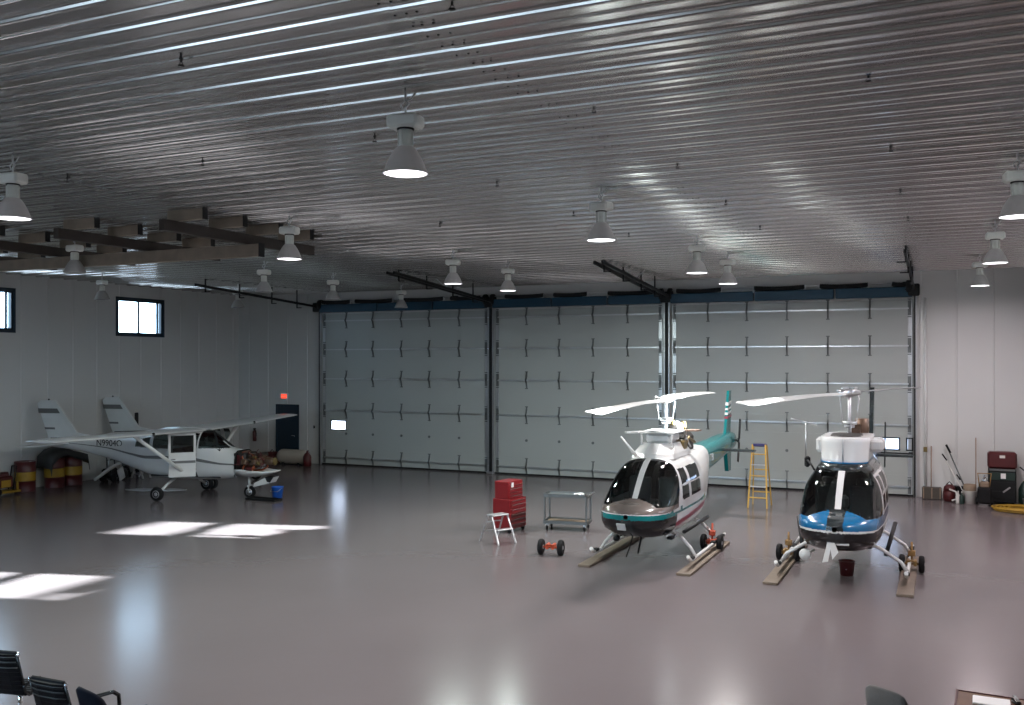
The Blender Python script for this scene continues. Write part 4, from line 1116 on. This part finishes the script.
for sy in (-.16,.16):
    for sx in (-1,1):
        MB().box((sx*.14,sy,.31),(.05,.04,.66),(0,-sx*.36,0)).build('leg','white_plastic',t)
MB().box((0,0,.63),(.10,.42,.06),bev=.01).build('top_bar','white_plastic',t)
for i, (dx, dy, hh, lab, mm) in enumerate([(-24.72,22.98,.62,'dark gas bottle against the left wall next to the pale stand','galv_dark'),(-24.7,23.55,.55,'grey gas bottle against the left wall beside the tall black stand','galv')]):
    t = thing('gas_bottle', (dx,dy,0), lab, 'gas bottle')
    MB().lathe([(.10,0),(.12,.02),(.12,hh-.12),(.06,hh-.02),(.04,hh)],n=16).build('bottle_body',mm,t)
    MB().lathe([(.03,hh),(.03,hh+.06),(.06,hh+.07),(.06,hh+.09)],n=10).build('valve','brass',t)
t = thing('floor_stand', (-24.6,23.33,0), 'tall thin black stand with a white cap rising above the aeroplane wing', 'stand')
for a in (0,2.1,4.2): MB().tube([(0,0,.22),(.28*math.cos(a),.28*math.sin(a),.03)],.025,6).build('foot','black_steel',t)
MB().tube([(0,0,.1),(0,0,1.45)],.03,8).box((0,0,1.78),(.06,.15,.66),bev=.02).build('pole','black_steel',t)
MB().box((0,0,2.16),(.08,.12,.07),bev=.015).build('cap','white_plastic',t)

# tank and red jugs near the back wall corner
t = thing('storage_tank', (-21.95,28.25,0), 'cream horizontal tank lying by the back wall next to the left hangar door', 'tank')
MB().lathe([(.05,-.66),(.20,-.62),(.26,-.52),(.27,-.45),(.27,.45),(.26,.52),(.20,.62),(.05,.66)],(0,0,.30),'x',28).build('tank_shell','cream_tank',t)
MB().box((-.35,0,.05),(.10,.4,.10)).box((.35,0,.05),(.10,.4,.10)).build('cradle','black_steel',t)
t = thing('red_canister', (-21.1,27.95,0), 'dark red canister standing at the right end of the cream tank', 'canister')
MB().lathe([(.12,0),(.15,.03),(.15,.36),(.10,.46),(.035,.52),(.03,.58)],n=20).build('canister_body','red_dark',t)
MB().tube([(0,0,.57),(.06,-.02,.60),(.12,-.04,.50)],.012,6).build('spout','black_steel',t)
t = thing('red_crate', (-23.0,28.35,0), 'dark red crate by the back wall under the blue door', 'crate')
MB().box((0,0,.14),(.42,.34,.28),bev=.02).box((-.02,0,.36),(.30,.26,.16),bev=.02).build('crate_body','red_dark',t)
MB().tube([(-.1,-.02,.42),(0,-.02,.52),(.1,-.02,.42)],.014,6).build('handle','black_steel',t)
for (x_, lab) in ((-23.95,'brown jug by the back wall behind the aeroplane engine'),):
    t = thing('oil_jug', (x_,28.4,0), lab, 'jug')
    MB().box((0,0,.15),(.22,.16,.30),bev=.03).build('jug_body','engine_brown',t)
    MB().lathe([(.03,.30),(.03,.35),(.0,.35)],n=10).build('cap','yellow_band',t)

# ------------------------------------------------------------------ gear along the back wall at right
t = thing('broom_rack', (-.38,28.55,0), 'wide dusty brown broom head box right of the hangar doors', 'broom')
MB().box((0,0,.17),(.50,.22,.34),bev=.02).build('bristle_block','broom',t)
for k in range(7): MB().box((-.21+.07*k,-.112,.18),(.03,.02,.30)).build('bristle_tuft','broom' if k % 3 else 'cardboard',t)
t = thing('broom', (-.40,28.78,0), 'thin pale broom handle standing against the wall behind the broom block', 'broom')
MB().cyl((0,0,.1),(0,.08,1.45),.014,8).build('handle','pole_wood',t)
MB().box((0,0,.06),(.3,.07,.12),bev=.01).build('broom_head','broom',t)
t = thing('shop_vacuum', (.06,28.3,0), 'small red shop vacuum on the floor among the brooms', 'vacuum')
MB().lathe([(.13,0),(.16,.05),(.16,.26),(.14,.30)],n=20).build('canister','red_dark',t)
MB().lathe([(.15,.30),(.14,.40),(.08,.46),(.0,.47)],n=20).build('motor_head','red_dark',t)
MB().tube([(0,-.13,.35),(.16,-.22,.30),(.20,-.2,.12),(.06,-.24,.06)],.025,8).build('hose','white_plastic',t)
MB().tube([(-.08,0,.45),(0,0,.54),(.08,0,.45)],.014,6).build('handle','black_rubber',t)
t = thing('black_crate', (.36,28.68,0), 'black crate against the wall behind the spray bottles', 'crate')
MB().box((0,0,.18),(.46,.26,.36),bev=.02).build('crate_body','black_rubber',t)
MB().box((0,0,.37),(.48,.28,.03),bev=.01).build('crate_lid','black_rubber',t)
for i,(x_,y_,col,lab) in enumerate([(.27,28.0,'white_plastic','small white spray bottle left of the pale bucket'),(.36,27.92,'green_plastic','small greenish bottle close beside the pale bucket')]):
    t = thing('spray_bottle', (x_,y_,0), lab, 'bottle')
    MB().lathe([(.055,0),(.06,.02),(.06,.20),(.02,.27),(.02,.30)],n=14).build('bottle_body',col,t)
    MB().box((0,-.02,.32),(.03,.09,.04),bev=.008).build('trigger_head','white_plastic',t)
t = thing('mop_bucket', (.56,28.12,0), 'pale bucket with a tan cardboard roll inside, holding mop handles', 'bucket')
MB().lathe([(.15,0),(.18,.34),(.19,.35),(.16,.35),(.13,.02)],n=24).build('pail','white_plastic',t)
MB().lathe([(.155,.25),(.16,.50),(.14,.52),(.13,.27)],n=24).build('cardboard_roll','cardboard',t)
for (p0,p1,rr,lab) in (((.56,28.2,.36),(-.02,28.78,1.50),.018,'long dark mop handle leaning left from the pale bucket'),((.50,28.12,.36),(-.12,28.72,1.25),.012,'thinner dark tipped rod leaning beside the long mop handle')):
    t = thing('leaning_mop', p0, lab, 'mop'); q = [p1[i]-p0[i] for i in range(3)]
    MB().cyl((0,0,-.25),tuple(q),rr,8).build('rod','galv_dark' if rr > .015 else 'white_plastic',t)
    MB().cyl(tuple(v*.82 for v in q),tuple(q),rr*1.6,8).build('grip','black_rubber',t)
    if rr < .015: MB().cyl(tuple(v*.28 for v in q),tuple(v*.42 for v in q),rr*1.6,8).build('grip','black_rubber',t)
t = thing('long_handle_broom', (.72,28.75,0), 'thin reddish pole standing upright between bucket and tall cabinet', 'pole')
MB().cyl((0,0,.05),(0,.08,1.72),.013,8).build('handle','pole_wood',t)
MB().box((0,0,.05),(.2,.06,.10),bev=.01).build('head','broom',t)
t = thing('pressure_washer', (.90,27.86,0), 'black machine with a brass and chrome top left of the tall cabinet', 'machine')
MB().box((0,0,.28),(.34,.34,.44),bev=.05).build('machine_body','black_rubber',t)
MB().box((0,-.02,.56),(.22,.22,.16),bev=.03).build('pump_cover','cardboard',t)
MB().lathe([(.06,.62),(.07,.68),(.04,.74),(.0,.75)],(0,-.05,0),n=14).lathe([(.035,.74),(.04,.80),(.0,.82)],(0,-.05,0),n=12).build('chrome_pump','chrome',t)
MB().tube([(-.12,0,.5),(-.16,.02,.85),(.16,.02,.85),(.12,0,.5)],.018,6).build('handle','orange_gold',t)
for s_ in (-1,1): wheel_mb((s_*.18,.1,.10),.10,.05).build('wheel','black_rubber',t)
t = thing('tall_tool_cabinet', (1.34,28.5,0), 'tall dark cabinet with a dark red top section by the right wall', 'cabinet')
MB().box((0,0,.50),(.66,.46,.90),bev=.02).build('lower_cabinet','black_steel',t)
MB().box((0,0,1.17),(.70,.42,.44),bev=.05).build('upper_box','red_dark',t)
for z in (.25,.5,.75): MB().box((0,-.235,z),(.60,.015,.2),bev=.005).build('drawer','green_plastic' if z > .6 else 'black_steel',t)
MB().box((0,-.245,.92),(.62,.02,.05)).build('front_rail','galv_dark',t)
MB().box((0,-.215,1.27),(.13,.01,.07)).build('red_box_label','white_plastic',t)
MB().box((.02,-.25,.76),(.12,.01,.14)).build('white_tag','paper',t)
MB().box((.10,-.26,.40),(.22,.02,.04),(0,-.7,0)).build('wrench_sticker','alu',t)
for s_ in (-1,1): wheel_mb((s_*.26,-.1,.05),.05,.04).build('caster','black_rubber',t)
t = thing('garden_sprayer', (1.90,28.55,0), 'dark green garden sprayer standing right of the tall cabinet', 'sprayer')
MB().lathe([(.14,0),(.17,.05),(.17,.40),(.10,.55),(.06,.62)],n=20).build('tank','green_plastic',t)
MB().tube([(0,0,.6),(-.02,-.05,.9),(-.14,-.08,1.0)],.02,6).build('wand','black_rubber',t)
t = thing('grey_tub', (1.95,28.05,0), 'small blue grey tub at the right edge by the sprayer', 'tub')
MB().lathe([(.12,0),(.15,.20),(.16,.21),(.13,.21),(.10,.02)],n=20).build('tub_body','galv',t)
MB().tube([(-.15,0,.2),(0,-.12,.14),(.15,0,.2)],.006,6).build('handle','black_steel',t)
# yellow coiled hose
m_ = MB(); pts = []
for k in range(240):
    a = 2*PI*k/24; r_ = .30+.30*(k/240)
    pts.append((r_*1.55*math.cos(a), r_*math.sin(a), .03+.05*(((k//24)) % 2)+.004*math.sin(k)))
m_.tube(pts,.022,6)
o = m_.build('air_hose','yellow_band',None,(1.95,27.2,0)); tag(o,'coiled yellow hose on the floor at the right edge','hose')
m_ = MB().box((0,0,.04),(.05,.08,.05),bev=.01)

# ------------------------------------------------------------------ foreground chairs and desk
def ribbed_chair(loc, rz, label):
    t = thing('office_chair', loc, label, 'chair', 'ribbed black office chairs', rz); t.scale = (.86,.9,.90)
    # local: faces +y, back toward -y
    secs = []
    b = MB()
    for k in range(9):
        z0 = .47+.055*k; z1 = z0+.05; y0 = -.20-.30*(z0-.47); y1 = -.20-.30*(z1-.47)
        b.sections([[(-.24,y0-.015,z0),(-.24,y0+.02,z0),(-.24,y1+.02,z1),(-.24,y1-.015,z1)],[(-.12,y0-.045,z0),(-.12,y0-.01,z0),(-.12,y1-.01,z1),(-.12,y1-.045,z1)],[(.12,y0-.045,z0),(.12,y0-.01,z0),(.12,y1-.01,z1),(.12,y1-.045,z1)],[(.24,y0-.015,z0),(.24,y0+.02,z0),(.24,y1+.02,z1),(.24,y1-.015,z1)]],smooth=False)
    b.box((0,-.335,.965),(.50,.035,.05),(-.3,0,0),bev=.015)
    b.build('backrest','leather',t)
    for z0 in (.80, .87, .93):
        MB().tube([(-.24,-.222-.30*(z0-.47),z0),(-.12,-.252-.30*(z0-.47),z0),(.12,-.252-.30*(z0-.47),z0),(.24,-.222-.30*(z0-.47),z0)],.006,6).build('rib_highlight','galv_dark',t)  # grey lines stand in for glossy highlights along the rib edges
    for s_ in (-1,1):
        MB().tube([(s_*.255,.22,.45),(s_*.255,-.15,.44),(s_*.255,-.21,.50),(s_*.255,-.345,.97)],.014,8).build('side_rail','black_gloss',t)
        MB().lathe([(.0,-.02),(.02,-.012),(.02,.012),(.0,.02)],(s_*.265,-.34,.955),'x',10).build('rail_knob','chrome',t)
        MB().tube([(s_*.265,-.26,.56),(s_*.29,-.18,.60),(s_*.29,-.02,.60),(s_*.28,.03,.56),(s_*.26,.02,.45)],.016,8).build('armrest','black_gloss',t)
    m_ = MB()
    for k in range(8): m_.box((0,-.16+.055*k,.455),(.48,.05,.04),bev=.012)
    m_.build('seat','leather',t)
    MB().cyl((0,.0,.10),(0,.0,.44),.03,12).box((0,0,.43),(.4,.12,.02)).build('gas_column','chrome',t)
    for k in range(5):
        a = 2*PI*k/5+.3
        MB().tube([(0,0,.12),(.30*math.cos(a),.30*math.sin(a),.075)],[.028,.018],8).build('base_leg','chrome',t)
        wheel_mb((.30*math.cos(a),.30*math.sin(a),.03),.03,.045).build('caster','black_rubber',t)
    return t
ribbed_chair((-8.76,6.76,0), math.radians(12), 'ribbed black office chair with chrome rails, leftmost of the foreground chairs')
ribbed_chair((-7.52,6.38,0), math.radians(2), 'ribbed black office chair, middle of the three foreground chairs')

def shell_chair(loc, rz, label, m1, arms=True):
    t = thing('visitor_chair', loc, label, 'chair', None, rz); t.scale = (1,1,1) if arms else (.9,.9,.97)
    b = MB(); secs = []
    for i in range(9):
        u = -1+2*i/8; x_ = .24*math.sin(u*PI/2)*1.0; yb = -.24+.06*u*u
        top = .90-.10*abs(u)**3; bot = .46
        secs.append([(x_*1.0,yb-.03,bot),(x_,yb-.09,(bot+top)/2),(x_*.94,yb-.14,top-.02),(x_*.94,yb-.115,top),(x_*.94,yb-.09,top-.02),(x_,yb-.05,(bot+top)/2),(x_,yb+.01,bot)])
    b.sections(secs); b.build('backrest',m1,t)
    MB().box((0,0,.44),(.48,.46,.07),bev=.03).build('seat',m1,t)
    for s_ in (-1,1):
        if arms: MB().tube([(s_*.25,-.26,.66),(s_*.30,-.18,.70),(s_*.30,.05,.70),(s_*.29,.10,.66),(s_*.27,.11,.42)],.020,8).build('armrest','black_gloss',t)
        MB().tube([(s_*.24,.2,.42),(s_*.26,.24,.01)],.014,8).build('leg','black_gloss',t)
        MB().tube([(s_*.24,-.2,.42),(s_*.26,-.28,.01)],.014,8).build('leg','black_gloss',t)
    return t
shell_chair((-6.84,6.34,0), math.radians(-15), 'rounded dark navy chair with loop arms, rightmost of the three foreground chairs', 'navy_fabric')
shell_chair((-.36,9.36,0), math.radians(-30), 'grey chair back at the bottom edge left of the wooden desk', 'grey_fabric', False)

t = thing('desk', (.62,9.25,0), 'reddish wooden desk at the bottom right corner holding papers', 'desk', rz=math.radians(-3))
MB().box((0,0,.735),(1.1,.82,.03),bev=.006).build('desk_top','desk_wood',t)
MB().box((0,.405,.735),(1.12,.02,.045)).box((-.555,0,.735),(.02,.83,.045)).box((.555,0,.735),(.02,.83,.045)).build('edge_band','desk_edge',t)
MB().box((-.50,0,.36),(.03,.74,.72)).build('side_panel','desk_edge',t); MB().box((.50,0,.36),(.03,.74,.72)).build('side_panel','desk_edge',t)
MB().box((0,.33,.42),(.98,.02,.58)).build('modesty_panel','desk_wood',t)
o = MB().box((0,0,.004),(.30,.21,.008)).box((.005,.004,.010),(.295,.205,.004),(0,0,.02)).build('paper_sheets','paper',None,(.36,9.46,.751),(0,0,-.03)); tag(o,'stack of white papers lying on the desk corner','papers')
t = thing('hole_punch', (.56,9.50,.751), 'small black desk gadget to the right of the papers', 'stapler')
MB().box((0,0,.02),(.05,.12,.04),(0,0,.3),bev=.01).build('gadget_body','black_gloss',t)
MB().box((0,0,.05),(.035,.10,.015),(.2,0,.3),bev=.005).build('gadget_arm','chrome',t)
t = thing('pen_tray', (.78,9.42,.751), 'brown tray with pens at the right edge of the desk', 'tray')
MB().box((0,0,.006),(.26,.14,.012)).box((0,.07,.02),(.26,.01,.04)).box((0,-.07,.02),(.26,.01,.04)).box((-.13,0,.02),(.01,.14,.04)).box((.13,0,.02),(.01,.14,.04)).build('tray_body','desk_wood',t)
for k in range(3): MB().cyl((-.1,-.03+.03*k,.018),(.08,-.03+.03*k,.018),.006,6).build('pen','brass' if k == 1 else 'white_plastic',t)

# ------------------------------------------------------------------ light and camera
w = bpy.data.worlds.new('sky'); SC.world = w; w.use_nodes = True
nt = w.node_tree; bg = nt.nodes['Background']
tc = nt.nodes.new('ShaderNodeTexCoord'); sx = nt.nodes.new('ShaderNodeSeparateXYZ'); cr = nt.nodes.new('ShaderNodeValToRGB')
cr.color_ramp.elements[0].position = .48; cr.color_ramp.elements[0].color = (.30,.32,.36,1)
cr.color_ramp.elements[1].position = .52; cr.color_ramp.elements[1].color = (.60,.79,1.0,1)
mr = nt.nodes.new('ShaderNodeMapRange'); mr.inputs[1].default_value = -1; mr.inputs[2].default_value = 1
nt.links.new(tc.outputs['Generated'], sx.inputs[0]); nt.links.new(sx.outputs['Z'], mr.inputs[0]); nt.links.new(mr.outputs[0], cr.inputs[0])
nt.links.new(cr.outputs[0], bg.inputs[0]); bg.inputs[1].default_value = 13.0
sun = bpy.data.lights.new('sun', 'SUN'); sun.energy = 150; sun.angle = math.radians(.55); sun.color = (1,.97,.92)
so = bpy.data.objects.new('sun', sun); COL.objects.link(so)
so.rotation_euler = Vector((-3.3,-.93,-1)).to_track_quat('-Z','Y').to_euler(); so.location = (20,10,12)

cam = bpy.data.cameras.new('camera'); cam.sensor_width = 36; cam.lens = 942/1024*36; cam.shift_y = 9.5/1024
cam.clip_start = .05; cam.clip_end = 300
co = bpy.data.objects.new('camera', cam); COL.objects.link(co); co.location = (0,0,3.8)
co.rotation_euler = (PI/2, 0, math.atan(435/942)); SC.camera = co
SC.view_settings.view_transform = 'Standard'; SC.view_settings.look = 'None'
SC.view_settings.exposure = 0.1; SC.view_settings.gamma = 1; SC.view_settings.use_curve_mapping = False
